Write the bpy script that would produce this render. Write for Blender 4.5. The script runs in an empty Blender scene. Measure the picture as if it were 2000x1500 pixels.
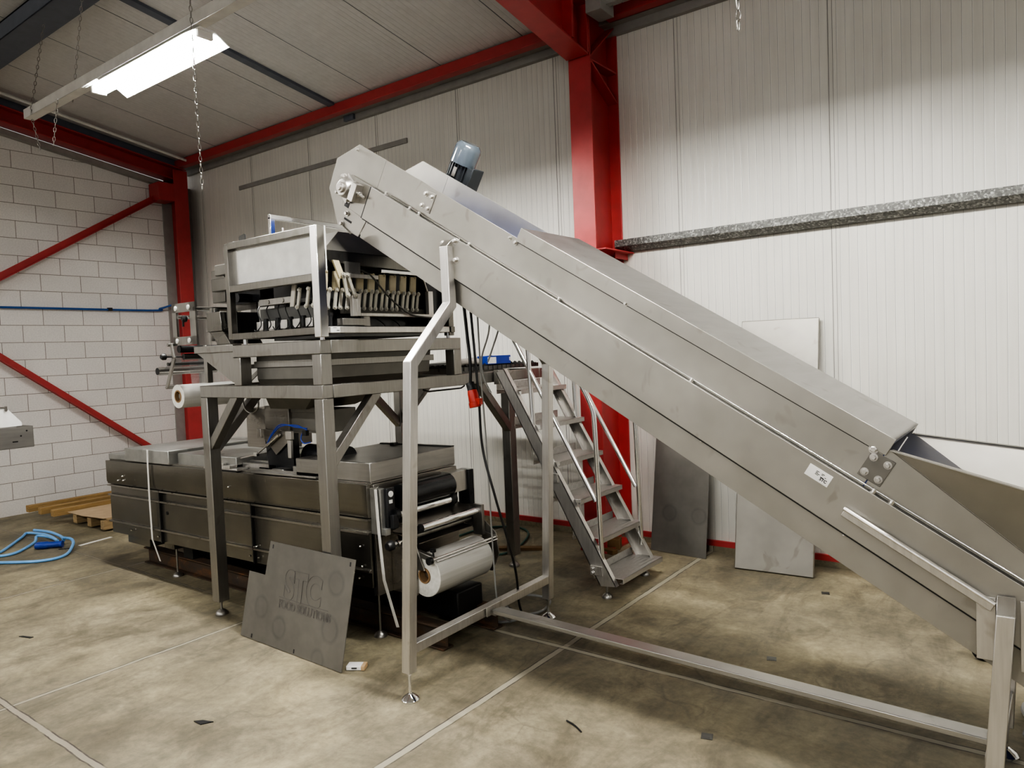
import bpy, math, random
from mathutils import Vector, Matrix
random.seed(7)
PI = math.pi
scn = bpy.context.scene
COL = scn.collection

# ------------------------------------------------------------------ helpers
def V(*a): return Vector(a)

class MB:
    """collects simple shapes and links them as ONE mesh object"""
    def __init__(s): s.v = []; s.f = []
    def add(s, vs, fs):
        o = len(s.v); s.v += [tuple(p) for p in vs]; s.f += [tuple(i+o for i in f) for f in fs]; return s
    def box(s, c, d, rot=None):
        hx, hy, hz = d[0]/2, d[1]/2, d[2]/2
        vs = [V(x, y, z) for x in (-hx, hx) for y in (-hy, hy) for z in (-hz, hz)]
        if rot is not None: vs = [rot @ p for p in vs]
        return s.add([p+V(*c) for p in vs], [(0,1,3,2),(4,6,7,5),(0,4,5,1),(2,3,7,6),(0,2,6,4),(1,5,7,3)])
    def bb(s, a, b):
        return s.box([(a[i]+b[i])/2 for i in range(3)], [abs(b[i]-a[i]) for i in range(3)])
    def bar(s, p0, p1, w, h=None, up=(0,0,1)):
        p0, p1 = V(*p0), V(*p1); h = h or w
        d = (p1-p0).normalized(); u = V(*up)
        if abs(d.dot(u)) > .99: u = V(0,1,0)
        sd = d.cross(u).normalized(); u = sd.cross(d).normalized()
        vs = [p + sd*a*w/2 + u*b*h/2 for p in (p0, p1) for a, b in ((-1,-1),(1,-1),(1,1),(-1,1))]
        return s.add(vs, [(3,2,1,0),(4,5,6,7),(0,1,5,4),(1,2,6,5),(2,3,7,6),(3,0,4,7)])
    def path_bar(s, pts, w, h, up):
        """square tube along a polyline with mitred joints"""
        P = [V(*p) for p in pts]; U = V(*up).normalized(); rings = []
        for i, p in enumerate(P):
            a = (P[i]-P[i-1]).normalized() if i else None
            b = (P[i+1]-P[i]).normalized() if i < len(P)-1 else None
            t = (a+b).normalized() if a and b else (a or b)
            k = 1/max(.3, t.dot(b or a))
            side = t.cross(U).normalized()
            rings.append([p + U*x*w/2 + side*y*h/2*k for x, y in ((-1,-1),(1,-1),(1,1),(-1,1))])
        vs = [q for r_ in rings for q in r_]; fs = [(0,1,2,3)]
        for i in range(len(P)-1):
            for j in range(4):
                a = i*4+j; b = i*4+(j+1) % 4
                fs.append((a, a+4, b+4, b))
        n = (len(P)-1)*4; fs.append((n+3, n+2, n+1, n))
        return s.add(vs, fs)
    def prism(s, poly, vec):
        n = len(poly); a = [V(*p) for p in poly]; v = V(*vec)
        fs = [tuple(range(n-1, -1, -1)), tuple(range(n, 2*n))] + [(i, (i+1) % n, n+(i+1) % n, n+i) for i in range(n)]
        return s.add(a+[p+v for p in a], fs)
    def tube(s, pts, r, seg=10, closed=False):
        P = [V(*p) for p in pts]; n = len(P); vs = []; u = None
        for i, p in enumerate(P):
            if closed: t = (P[(i+1) % n]-P[i-1]).normalized()
            else: t = (P[min(i+1, n-1)]-P[max(i-1, 0)]).normalized()
            if u is None:
                u = t.cross(V(0,0,1)); u = u if u.length > .05 else t.cross(V(0,1,0))
            u = (u - t*u.dot(t)).normalized(); w = t.cross(u)
            vs += [p + (u*math.cos(2*PI*k/seg) + w*math.sin(2*PI*k/seg))*r for k in range(seg)]
        fs = []
        for i in range(n if closed else n-1):
            for k in range(seg):
                a = i*seg; b = ((i+1) % n)*seg; k2 = (k+1) % seg
                fs.append((a+k, a+k2, b+k2, b+k))
        if not closed:
            fs.append(tuple(range(seg-1, -1, -1))); fs.append(tuple(range((n-1)*seg, n*seg)))
        return s.add(vs, fs)
    def cyl(s, p0, p1, r, seg=20): return s.lathe(p0, p1, [(r, 0), (r, 1)], seg)
    def lathe(s, p0, p1, prof, seg=24):
        """profile of (radius, t), t in 0..1 along p0..p1; ends closed"""
        p0, p1 = V(*p0), V(*p1); d = p1-p0; t = d.normalized()
        u = t.cross(V(0,0,1)); u = (u if u.length > .05 else t.cross(V(0,1,0))).normalized(); w = t.cross(u)
        vs = []
        for r, q in prof:
            vs += [p0 + d*q + (u*math.cos(2*PI*k/seg)+w*math.sin(2*PI*k/seg))*r for k in range(seg)]
        fs = []; m = len(prof)
        for i in range(m-1):
            for k in range(seg):
                k2 = (k+1) % seg; fs.append((i*seg+k, i*seg+k2, (i+1)*seg+k2, (i+1)*seg+k))
        fs.append(tuple(range(seg-1, -1, -1))); fs.append(tuple(range((m-1)*seg, m*seg)))
        return s.add(vs, fs)
    def ring(s, c, axis, R, r, seg=24):
        """hollow roll: outer R, bore r, along axis vector"""
        p0 = V(*c); d = V(*axis); t = d.normalized()
        u = t.cross(V(0,0,1)); u = (u if u.length > .05 else t.cross(V(0,1,0))).normalized(); w = t.cross(u)
        vs = []
        for p, q in ((p0, R), (p0+d, R), (p0+d, r), (p0, r)):
            vs += [p + (u*math.cos(2*PI*k/seg)+w*math.sin(2*PI*k/seg))*q for k in range(seg)]
        fs = []
        for i in range(4):
            for k in range(seg):
                k2 = (k+1) % seg; j = (i+1) % 4
                fs.append((i*seg+k, i*seg+k2, j*seg+k2, j*seg+k))
        return s.add(vs, fs)
    def bolt(s, p, axis, r=.011, h=.012):
        p = V(*p); a = V(*axis).normalized()
        s.lathe(p, p+a*.003, [(r*1.5, 0), (r*1.5, 1)], 12)
        return s.lathe(p+a*.003, p+a*(.003+h), [(r, 0), (r, .8), (r*.8, 1)], 6)
    def sheet(s, pts, th=.003, up=None):
        """thin plate from a flat polygon"""
        P = [V(*p) for p in pts]; n = (P[1]-P[0]).cross(P[2]-P[0]).normalized()
        return s.prism(P, n*th)
    def build(s, name, m, parent=None, bev=0., smooth=True):
        o3 = V(0,0,0)
        r = parent
        while r is not None and r.parent is not None: r = r.parent
        if r is not None: o3 = r.location
        me = bpy.data.meshes.new(name)
        me.from_pydata([tuple(V(*p)-o3) for p in s.v], [], s.f); me.update()
        import bmesh
        bm = bmesh.new(); bm.from_mesh(me); bmesh.ops.recalc_face_normals(bm, faces=bm.faces); bm.to_mesh(me); bm.free()
        if smooth:
            for p in me.polygons: p.use_smooth = True
            me.set_sharp_from_angle(angle=math.radians(35))
        if isinstance(m, str): m = MAT[m]
        me.materials.append(m)
        o = bpy.data.objects.new(name, me); COL.objects.link(o); o.parent = parent
        if bev:
            b = o.modifiers.new('bevel', 'BEVEL'); b.width = bev; b.segments = 2; b.limit_method = 'ANGLE'; b.angle_limit = math.radians(40)
        return o

def smooth_path(pts, n=6, closed=False):
    P = [V(*p) for p in pts]; out = []; m = len(P)
    for i in range(m if closed else m-1):
        if closed: a, b, c, d = P[i-1], P[i], P[(i+1) % m], P[(i+2) % m]
        else: a, b, c, d = P[max(i-1, 0)], P[i], P[i+1], P[min(i+2, m-1)]
        for k in range(n):
            t = k/n
            out.append(.5*((2*b)+(c-a)*t+(2*a-5*b+4*c-d)*t*t+(3*b-a-3*c+d)*t**3))
    if not closed: out.append(P[-1])
    return out

def tag(o, label, cat, group=None, kind=None):
    o['label'] = label; o['category'] = cat
    if group: o['group'] = group
    if kind: o['kind'] = kind
    return o
def thing(name, loc, label, cat, group=None):
    o = bpy.data.objects.new(name, None); COL.objects.link(o); o.location = loc; o.empty_display_size = .1
    return tag(o, label, cat, group)
def struct(o, label=None, cat=None):
    o['kind'] = 'structure'
    if label: o['label'] = label; o['category'] = cat
    return o
def dup(o, parent, off=(0,0,0)):
    c = o.copy(); COL.objects.link(c); c.parent = parent; c.location = V(*o.location)+V(*off)
    for ch in list(o.children): dup(ch, c)
    return c

# ------------------------------------------------------------------ materials
MAT = {}
def new_mat(name):
    m = bpy.data.materials.new(name); m.use_nodes = True; nt = m.node_tree
    b = nt.nodes['Principled BSDF']; MAT[name] = m
    return m, nt, b
def N(nt, t, **kw):
    n = nt.nodes.new(t)
    for k, v in kw.items():
        if hasattr(n, k): setattr(n, k, v)
        else: n.inputs[k].default_value = v
    return n
def ramp(nt, fac, stops):
    r = nt.nodes.new('ShaderNodeValToRGB'); e = r.color_ramp.elements
    while len(e) < len(stops): e.new(.5)
    for i, (p, c) in enumerate(stops):
        e[i].position = p; e[i].color = (*c, 1) if len(c) == 3 else c
    nt.links.new(fac, r.inputs[0]); return r.outputs[0]
def math_(nt, op, a, b=None, c=None):
    n = nt.nodes.new('ShaderNodeMath'); n.operation = op
    for i, x in enumerate((a, b, c)):
        if x is None: continue
        if isinstance(x, (int, float)): n.inputs[i].default_value = x
        else: nt.links.new(x, n.inputs[i])
    return n.outputs[0]
def mixc(nt, fac, a, b, mode='MIX'):
    n = nt.nodes.new('ShaderNodeMix'); n.data_type = 'RGBA'; n.blend_type = mode
    for i, x in ((0, fac), (6, a), (7, b)):
        if isinstance(x, (int, float)): n.inputs[i].default_value = x
        elif isinstance(x, tuple): n.inputs[i].default_value = (*x, 1) if len(x) == 3 else x
        else: nt.links.new(x, n.inputs[i])
    return n.outputs[2]
def coord(nt, kind='Object', scale=(1,1,1), loc=(0,0,0), rot=(0,0,0)):
    t = nt.nodes.new('ShaderNodeTexCoord'); mp = nt.nodes.new('ShaderNodeMapping')
    mp.inputs['Scale'].default_value = scale; mp.inputs['Location'].default_value = loc; mp.inputs['Rotation'].default_value = rot
    nt.links.new(t.outputs[kind], mp.inputs[0]); return mp.outputs[0]
def noise(nt, co, scale, detail=4, rough=.55, dist=0.):
    n = nt.nodes.new('ShaderNodeTexNoise'); n.inputs['Scale'].default_value = scale; n.inputs['Detail'].default_value = detail
    n.inputs['Roughness'].default_value = rough; n.inputs['Distortion'].default_value = dist
    nt.links.new(co, n.inputs['Vector']); return n.outputs['Fac']
def bump(nt, b, h, strength=.2, dist=.01):
    n = nt.nodes.new('ShaderNodeBump'); n.inputs['Strength'].default_value = strength; n.inputs['Distance'].default_value = dist
    nt.links.new(h, n.inputs['Height']); nt.links.new(n.outputs[0], b.inputs['Normal'])

def plain(name, c, rough=.5, metal=0., **kw):
    m, nt, b = new_mat(name)
    b.inputs['Base Color'].default_value = (*c, 1); b.inputs['Roughness'].default_value = rough; b.inputs['Metallic'].default_value = metal
    f = noise(nt, coord(nt), 9, 3)
    col = ramp(nt, f, [(.3, tuple(x*.9 for x in c)), (.7, tuple(min(1, x*1.06) for x in c))])
    nt.links.new(col, b.inputs['Base Color'])
    for k, v in kw.items(): b.inputs[k].default_value = v
    return m
def steel(name, c, rough, metal=1., smudge=.12, stretch=(1,1,30), dark=.0, spots=True):
    """brushed or blasted stainless: streaks, faint smudges"""
    m, nt, b = new_mat(name)
    b.inputs['Metallic'].default_value = metal
    big = noise(nt, coord(nt), 2.2, 4, .6, .4)
    streak = noise(nt, coord(nt, scale=stretch), 5, 2, .6)
    c1 = ramp(nt, big, [(.3, tuple(x*(1-smudge) for x in c)), (.7, tuple(min(1, x*(1+smudge*.6)) for x in c))])
    c2 = mixc(nt, .25, c1, ramp(nt, streak, [(.35, tuple(x*.75 for x in c)), (.65, tuple(min(1, x*1.15) for x in c))]))
    if spots:
        sp = noise(nt, coord(nt, scale=(1,1,.8)), 7.5, 2, .5, .8)
        k = ramp(nt, sp, [(.64, (1,1,1)), (.72, (.84,.83,.81))])
        c2 = mixc(nt, 1., c2, k, 'MULTIPLY')
    nt.links.new(c2, b.inputs['Base Color'])
    r = ramp(nt, big, [(.3, (rough*.85,)*3), (.7, (rough*1.15,)*3)])
    nt.links.new(r, b.inputs['Roughness'])
    return m

steel('blasted_steel', (.385,.37,.335), .46, .85, .07, (1,1,1))
steel('lid_steel', (.43,.42,.40), .36, .9, .2, (.6,.6,10))
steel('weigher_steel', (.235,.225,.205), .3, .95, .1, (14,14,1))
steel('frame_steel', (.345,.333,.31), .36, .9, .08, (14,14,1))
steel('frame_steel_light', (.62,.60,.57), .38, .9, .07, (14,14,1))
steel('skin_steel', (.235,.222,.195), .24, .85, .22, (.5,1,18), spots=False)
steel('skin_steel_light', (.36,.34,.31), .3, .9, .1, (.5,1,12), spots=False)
steel('cast_alu', (.43,.43,.41), .42, .85, .3, (3,3,3))
steel('plate_steel', (.22,.21,.19), .48, .75, .12, (2,2,2), spots=False)
steel('bright_steel', (.78,.77,.75), .2, 1, .05, (1,1,1), spots=False)
steel('dark_steel', (.13,.13,.125), .35, .8, .2, (2,2,2), spots=False)
steel('tread_steel', (.62,.60,.57), .38, .9, .06, (1,1,1))
plain('chrome', (.82,.82,.82), .09, 1.)
plain('red_paint', (.40,.052,.052), .42)
plain('grey_paint', (.30,.29,.27), .55)
plain('purlin_paint', (.13,.145,.18), .5)
plain('trunk_white', (.62,.61,.58), .4)
plain('white_plastic', (.86,.86,.83), .4)
plain('cream_plastic', (.62,.55,.38), .45)
plain('pale_arm', (.50,.48,.42), .4, .3)
plain('black_rubber', (.012,.012,.013), .45)
plain('black_gloss', (.02,.021,.024), .22)
plain('blue_belt', (.05,.085,.30), .4)
plain('cable_blue', (.17,.40,.72), .38)
plain('tube_blue', (.03,.07,.42), .3)
plain('plug_blue', (.02,.055,.30), .35)
plain('pipe_blue', (.03,.10,.32), .35)
plain('plug_red', (.50,.035,.02), .4)
plain('motor_grey', (.095,.115,.135), .18, 0., **{'Coat Weight': .5})
plain('motor_dark', (.035,.04,.045), .4)
plain('cable_grey', (.27,.27,.26), .45)
plain('hose_green', (.02,.09,.07), .4)
plain('strap_white', (.74,.72,.68), .35)
plain('wood_dark', (.16,.09,.035), .7)
plain('wood_pale', (.47,.33,.19), .75)
plain('cardboard', (.46,.345,.225), .8)
plain('core_card', (.30,.19,.10), .85)
plain('box_blue', (.015,.05,.33), .4)
plain('label_white', (.82,.81,.79), .5)
plain('ink', (.02,.02,.02), .6)
plain('engraving', (.13,.12,.11), .6)
plain('yellow_pack', (.55,.55,.10), .5)
plain('bag_grey', (.33,.31,.28), .6)

def wood(name, c):
    m, nt, b = new_mat(name)
    f = noise(nt, coord(nt, scale=(14, 1.2, 14)), 3, 5, .6, .6)
    nt.links.new(ramp(nt, f, [(.3, tuple(x*.62 for x in c)), (.7, tuple(x*1.15 for x in c))]), b.inputs['Base Color']); b.inputs['Roughness'].default_value = .7
wood('timber', (.36,.235,.10)); wood('pallet_wood', (.40,.29,.16))

m, nt, b = new_mat('rust_steel')
f = noise(nt, coord(nt, scale=(1,2,2)), 6, 6, .65, .5)
nt.links.new(ramp(nt, f, [(.3, (.045,.038,.033)), (.55, (.08,.05,.03)), (.75, (.19,.085,.035))]), b.inputs['Base Color']); b.inputs['Roughness'].default_value = .75; b.inputs['Metallic'].default_value = .2

m, nt, b = new_mat('galvanised')
vo = nt.nodes.new('ShaderNodeTexVoronoi'); vo.inputs['Scale'].default_value = 75; nt.links.new(coord(nt), vo.inputs['Vector'])
nt.links.new(ramp(nt, vo.outputs['Color'], [(.1, (.09,.09,.086)), (.6, (.16,.16,.15)), (.95, (.40,.40,.38))]), b.inputs['Base Color'])
b.inputs['Metallic'].default_value = .5; b.inputs['Roughness'].default_value = .5

m, nt, b = new_mat('film_white')
co = coord(nt, scale=(25,.6,25)); f = noise(nt, co, 2, 3)
nt.links.new(ramp(nt, f, [(.3, (.66,.65,.6)), (.7, (.8,.79,.75))]), b.inputs['Base Color']); b.inputs['Roughness'].default_value = .22
b.inputs['Subsurface Weight'].default_value = .15; b.inputs['Subsurface Radius'].default_value = (.05,.05,.05); b.inputs['Coat Weight'].default_value = .6; b.inputs['Coat Roughness'].default_value = .1
m, nt, b = new_mat('film_clear')
b.inputs['Base Color'].default_value = (.8,.82,.85,1); b.inputs['Transmission Weight'].default_value = .85; b.inputs['Roughness'].default_value = .08; b.inputs['Alpha'].default_value = .35; b.inputs['IOR'].default_value = 1.2
f = noise(nt, coord(nt, scale=(1,6,1)), 8, 2); bump(nt, b, f, .3, .01)

# perforated diamond plate for treads
m, nt, b = new_mat('diamond_plate'); b.inputs['Metallic'].default_value = .9; b.inputs['Roughness'].default_value = .38
co = coord(nt, scale=(38,38,38), rot=(0,0,PI/4)); ck = nt.nodes.new('ShaderNodeTexChecker'); ck.inputs['Scale'].default_value = 1; nt.links.new(co, ck.inputs[0])
wv = nt.nodes.new('ShaderNodeTexWave'); wv.inputs['Scale'].default_value = 1.4; nt.links.new(co, wv.inputs[0])
wv2 = nt.nodes.new('ShaderNodeTexWave'); wv2.bands_direction = 'Y'; wv2.inputs['Scale'].default_value = 1.4; nt.links.new(co, wv2.inputs[0])
h = mixc(nt, ck.outputs['Fac'], wv.outputs['Color'], wv2.outputs['Color'])
nt.links.new(ramp(nt, h, [(.35, (.42,.41,.385)), (.8, (.72,.70,.67))]), b.inputs['Base Color']); bump(nt, b, h, .5, .004)

# white sandwich wall: fine vertical ribs, dirty streaks
def wall_panel(name, c, axis, pitch):
    m, nt, b = new_mat(name)
    t = nt.nodes.new('ShaderNodeTexCoord'); s = nt.nodes.new('ShaderNodeSeparateXYZ'); nt.links.new(t.outputs['Object'], s.inputs[0])
    u = math_(nt, 'FRACT', math_(nt, 'DIVIDE', s.outputs[axis], pitch))
    dl = math_(nt, 'LESS_THAN', u, .05)
    u2 = math_(nt, 'FRACT', math_(nt, 'DIVIDE', s.outputs[axis], pitch*2))
    ll = math_(nt, 'MULTIPLY', math_(nt, 'GREATER_THAN', u, .05), math_(nt, 'LESS_THAN', u, .10))
    big = noise(nt, coord(nt), .9, 4, .6); st = noise(nt, coord(nt, scale=(16,16,.8)), 1.2, 4, .6)
    col = ramp(nt, math_(nt, 'ADD', math_(nt, 'MULTIPLY', big, .5), math_(nt, 'MULTIPLY', st, .5)), [(.33, tuple(x*.86 for x in c)), (.62, c)])
    col = mixc(nt, math_(nt, 'MULTIPLY', dl, .62), col, tuple(x*.3 for x in c))  # shaded edge of each rib painted as a dark line
    col = mixc(nt, math_(nt, 'MULTIPLY', ll, .5), col, (.95,.95,.93))  # light caught by each rib painted as a pale line
    if axis == 2 or name == 'wall_white':
        # streaky darkening towards the floor
        g = math_(nt, 'MULTIPLY', math_(nt, 'SUBTRACT', 1.0, math_(nt, 'MINIMUM', math_(nt, 'DIVIDE', s.outputs[2], .9), 1.0)), .35)
        col = mixc(nt, math_(nt, 'MULTIPLY', g, st), col, (.25,.235,.21))
    nt.links.new(col, b.inputs['Base Color']); b.inputs['Roughness'].default_value = .38
    hgt = math_(nt, 'PINGPONG', u, .5)
    hh = math_(nt, 'MINIMUM', math_(nt, 'MULTIPLY', hgt, 8), 1.0)
    bump(nt, b, hh, .35, .004)
    return m
wall_panel('wall_white', (.705,.69,.635), 0, .0597)
wall_panel('ceiling_panel', (.62,.615,.605), 0, .06)

# painted block wall
m, nt, b = new_mat('block_wall')
t = nt.nodes.new('ShaderNodeTexCoord'); s = nt.nodes.new('ShaderNodeSeparateXYZ'); nt.links.new(t.outputs['Object'], s.inputs[0])
cb = nt.nodes.new('ShaderNodeCombineXYZ')
nt.links.new(math_(nt, 'ADD', s.outputs[1], -3.306+.461*20), cb.inputs[0]); nt.links.new(math_(nt, 'ADD', s.outputs[2], -2.071+.2094*20), cb.inputs[1])
br = nt.nodes.new('ShaderNodeTexBrick'); nt.links.new(cb.outputs[0], br.inputs['Vector'])
br.offset = .5; br.inputs['Scale'].default_value = 1; br.inputs['Brick Width'].default_value = .461; br.inputs['Row Height'].default_value = .2094
br.inputs['Mortar Size'].default_value = .0042; br.inputs['Mortar Smooth'].default_value = .3; br.inputs['Bias'].default_value = -.2
br.inputs['Color1'].default_value = (.71,.69,.665,1); br.inputs['Color2'].default_value = (.67,.65,.625,1); br.inputs['Mortar'].default_value = (.27,.245,.22,1)
fine = noise(nt, coord(nt), 60, 3); big = noise(nt, coord(nt), 1.1, 3)
col = mixc(nt, .5, br.outputs['Color'], ramp(nt, fine, [(.3, (.8,.8,.8)), (.7, (1.1,1.1,1.1))]), 'MULTIPLY')
col = mixc(nt, .4, col, ramp(nt, big, [(.3, (.82,.82,.84)), (.7, (1.1,1.08,1.05))]), 'MULTIPLY')
nt.links.new(col, b.inputs['Base Color']); b.inputs['Roughness'].default_value = .75
bump(nt, b, math_(nt, 'ADD', math_(nt, 'MULTIPLY', br.outputs['Fac'], -1.), math_(nt, 'MULTIPLY', fine, .25)), .35, .006)

# stained concrete slab with bay joints
m, nt, b = new_mat('concrete')
t = nt.nodes.new('ShaderNodeTexCoord'); s = nt.nodes.new('ShaderNodeSeparateXYZ'); nt.links.new(t.outputs['Object'], s.inputs[0])
co = coord(nt)
big = noise(nt, co, .75, 5, .62, .6); mid = noise(nt, co, 3.2, 6, .68, .9); fine = noise(nt, co, 26, 4, .7)
cl = noise(nt, coord(nt, scale=(1,.35,1), rot=(0,0,.5)), 2.4, 7, .72, 1.6)
base = ramp(nt, mid, [(.22, (.13,.113,.077)), (.45, (.225,.197,.135)), (.62, (.31,.272,.188)), (.82, (.40,.352,.245))])
base = mixc(nt, .75, base, ramp(nt, big, [(.34, (.48,.47,.46)), (.5, (.9,.9,.9)), (.68, (1.25,1.22,1.15))]), 'MULTIPLY')
base = mixc(nt, .6, base, ramp(nt, cl, [(.34, (.45,.44,.43)), (.5, (1,1,1)), (.66, (1.18,1.17,1.12))]), 'MULTIPLY')
base = mixc(nt, .5, base, ramp(nt, fine, [(.35, (.68,.68,.68)), (.65, (1.18,1.18,1.18))]), 'MULTIPLY')
# fine dark scratches and scuffs
for sc, rot, amt in ((1.1, .4, .34), (1.6, 1.3, .28), (1.3, 2.3, .3)):
    vz = nt.nodes.new('ShaderNodeTexVoronoi'); vz.feature = 'DISTANCE_TO_EDGE'; vz.inputs['Scale'].default_value = sc
    nz = nt.nodes.new('ShaderNodeTexNoise'); nz.inputs['Scale'].default_value = 2.; nt.links.new(co, nz.inputs['Vector'])
    vv = nt.nodes.new('ShaderNodeVectorMath'); vv.operation = 'MULTIPLY_ADD'; nt.links.new(nz.outputs['Color'], vv.inputs[0]); vv.inputs[1].default_value = (.5,.5,0)
    nt.links.new(coord(nt, rot=(0,0,rot), scale=(1,.28,1)), vv.inputs[2]); nt.links.new(vv.outputs[0], vz.inputs['Vector'])
    ln = ramp(nt, vz.outputs['Distance'], [(.0, (1,1,1)), (.012, (0,0,0))])
    msk = ramp(nt, noise(nt, coord(nt, loc=(sc,rot,0)), 1.7, 2), [(.5, (0,0,0)), (.62, (1,1,1))])
    base = mixc(nt, math_(nt, 'MULTIPLY', math_(nt, 'MULTIPLY', ln, msk), amt), base, (.07,.06,.05))
wob = math_(nt, 'MULTIPLY', math_(nt, 'SUBTRACT', noise(nt, co, 5, 3), .5), .02)
def joint(axis, at, lo=None, hi=None, w=.015, c=(.31,.28,.225)):
    """pale filler strip with dark broken edges"""
    global base
    d = math_(nt, 'ABSOLUTE', math_(nt, 'ADD', math_(nt, 'SUBTRACT', s.outputs[axis], at), wob))
    oth = s.outputs[1-axis]; k = None
    if lo is not None: k = math_(nt, 'GREATER_THAN', oth, lo)
    if hi is not None:
        k2 = math_(nt, 'LESS_THAN', oth, hi); k = math_(nt, 'MULTIPLY', k, k2) if k is not None else k2
    inn = math_(nt, 'LESS_THAN', d, w)
    edge = math_(nt, 'MULTIPLY', math_(nt, 'GREATER_THAN', d, w), math_(nt, 'LESS_THAN', d, w+.007))
    soil = math_(nt, 'MULTIPLY', math_(nt, 'SUBTRACT', 1., math_(nt, 'MINIMUM', math_(nt, 'DIVIDE', d, .22), 1.)), .42)
    er = math_(nt, 'MULTIPLY', edge, ramp(nt, noise(nt, co, 7, 3), [(.4, (.15,.15,.15)), (.55, (.9,.9,.9))]))
    if k is not None: inn = math_(nt, 'MULTIPLY', inn, k); er = math_(nt, 'MULTIPLY', er, k); soil = math_(nt, 'MULTIPLY', soil, k)
    base = mixc(nt, math_(nt, 'MULTIPLY', soil, mid), base, (.10,.09,.075))
    base = mixc(nt, math_(nt, 'MULTIPLY', inn, .75), base, mixc(nt, .5, c, base, 'MULTIPLY') if False else c)
    base = mixc(nt, er, base, (.05,.042,.035))
JOINTS = True
joint(0, -2.295, None, None, .017, (.40,.37,.295)); joint(0, -4.345, None, 6, .011, (.36,.33,.265)); joint(0, -6.452, None, 6, .010, (.36,.33,.265))
joint(1, 3.47, -3.2, 9, .015, (.42,.39,.31)); joint(1, 1.352, -9, -2.295, .013, (.3,.27,.22)); joint(1, 2.935, -9.9, -5.0, .006, (.22,.2,.16))
nt.links.new(base, b.inputs['Base Color'])
nt.links.new(ramp(nt, mid, [(.3, (.5,.5,.5)), (.7, (.72,.72,.72))]), b.inputs['Roughness'])
bump(nt, b, math_(nt, 'ADD', mid, math_(nt, 'MULTIPLY', fine, .4)), .12, .01)

m, nt, b = new_mat('tube_glow'); b.inputs['Emission Color'].default_value = (1,.985,.945,1); b.inputs['Emission Strength'].default_value = 240
m, nt, b = new_mat('reflector_white'); b.inputs['Base Color'].default_value = (.9,.9,.88,1); b.inputs['Roughness'].default_value = .5
# ------------------------------------------------------------------ the building
YW, XW = 5.785, -10.0
zc = lambda y: 4.54+.165*(YW-y)
struct(MB().bb((-12, -6, -.1), (8, 8, 0)).build('floor', 'concrete'))
struct(MB().bb((XW-.3, YW, .07), (8, YW+.1, 4.47)).build('wall_back', 'wall_white'))
# panel joints of the sandwich wall: two thin dark lines each
for i, k in enumerate(range(-4, 8)):
    pass
jm = MB()
for k in range(-5, 8):
    x = -1.31-1.195*k
    if x < XW: continue
    jm.bb((x-.0025, YW-.003, .1), (x+.0025, YW+.001, 4.46)); jm.bb((x+.028, YW-.002, .1), (x+.031, YW+.001, 4.46))
struct(jm.build('trim_1', 'grey_paint', None), 'dark vertical joints between the white sandwich wall panels', 'wall joint')
wl = MB()
wl.prism([(XW, -3, 0), (XW, YW, 0), (XW, YW, 4.17), (XW, -3, 4.17+.165*8.785)], (-.2, 0, 0))
struct(wl.build('wall_left', 'block_wall'))
cl = MB(); cl.prism([(XW-.3, YW+.2, zc(YW+.2)), (XW-.3, -6, zc(-6)), (XW-.3, -6, zc(-6)+.1), (XW-.3, YW+.2, zc(YW+.2)+.1)], (18.3, 0, 0))
struct(cl.build('ceiling', 'ceiling_panel'))
sm = MB()
for i in range(-2, 8):
    x = -9.2+1.0*i*1.0+.35
    sm.prism([(x, YW, zc(YW)-.002), (x, -6, zc(-6)-.002), (x, -6, zc(-6)+.002), (x, YW, zc(YW)+.002)], (.006, 0, 0))
struct(sm.build('trim_2', 'purlin_paint'), 'thin dark seams between the ribbed roof panels', 'roof seam')
# concrete plinth and red base flashing under the white wall
struct(MB().bb((XW, YW-.035, 0), (8, YW+.05, .045)).build('trim_3', 'concrete'))
struct(MB().bb((XW+.3, YW-.022, .04), (8, YW+.01, .092)).build('baseboard_back', 'red_paint', bev=.003), 'red base flashing along the foot of the white wall', 'baseboard')
# grey eaves angle where wall meets roof
ea = MB().bb((XW, YW-.05, 4.43), (8, YW, 4.53)); ea.bb((XW, YW-.14, 4.50), (8, YW-.02, 4.53))
struct(ea.build('trim_4', 'grey_paint'), 'dark grey eaves angle along the top of the white wall', 'eaves trim')
# thin grey cover strip on the wall behind the conveyor head
struct(MB().bb((-8.75, YW-.02, 4.03), (-5.6, YW, 4.085)).build('trim_5', 'grey_paint', bev=.003), 'narrow grey strip fixed high on the white wall left of the conveyor head', 'wall strip')

def hbeam(p0, p1, w, h, tw=.012, tf=.016, side=(1,0,0)):
    """I section between two points; h measured along the third direction"""
    mb = MB(); P0, P1 = V(*p0), V(*p1); d = (P1-P0).normalized(); sd = V(*side); up = sd.cross(d).normalized()
    def slab(cx, cy, sx, sy):
        vs = [p+sd*(cx+a*sx/2)+up*(cy+c*sy/2) for p in (P0, P1) for a, c in ((-1,-1),(1,-1),(1,1),(-1,1))]
        mb.add(vs, [(3,2,1,0),(4,5,6,7),(0,1,5,4),(1,2,6,5),(2,3,7,6),(3,0,4,7)])
    slab(0, h/2-tf/2, w, tf); slab(0, -h/2+tf/2, w, tf); slab(0, 0, tw, h-2*tf)
    return mb
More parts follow.
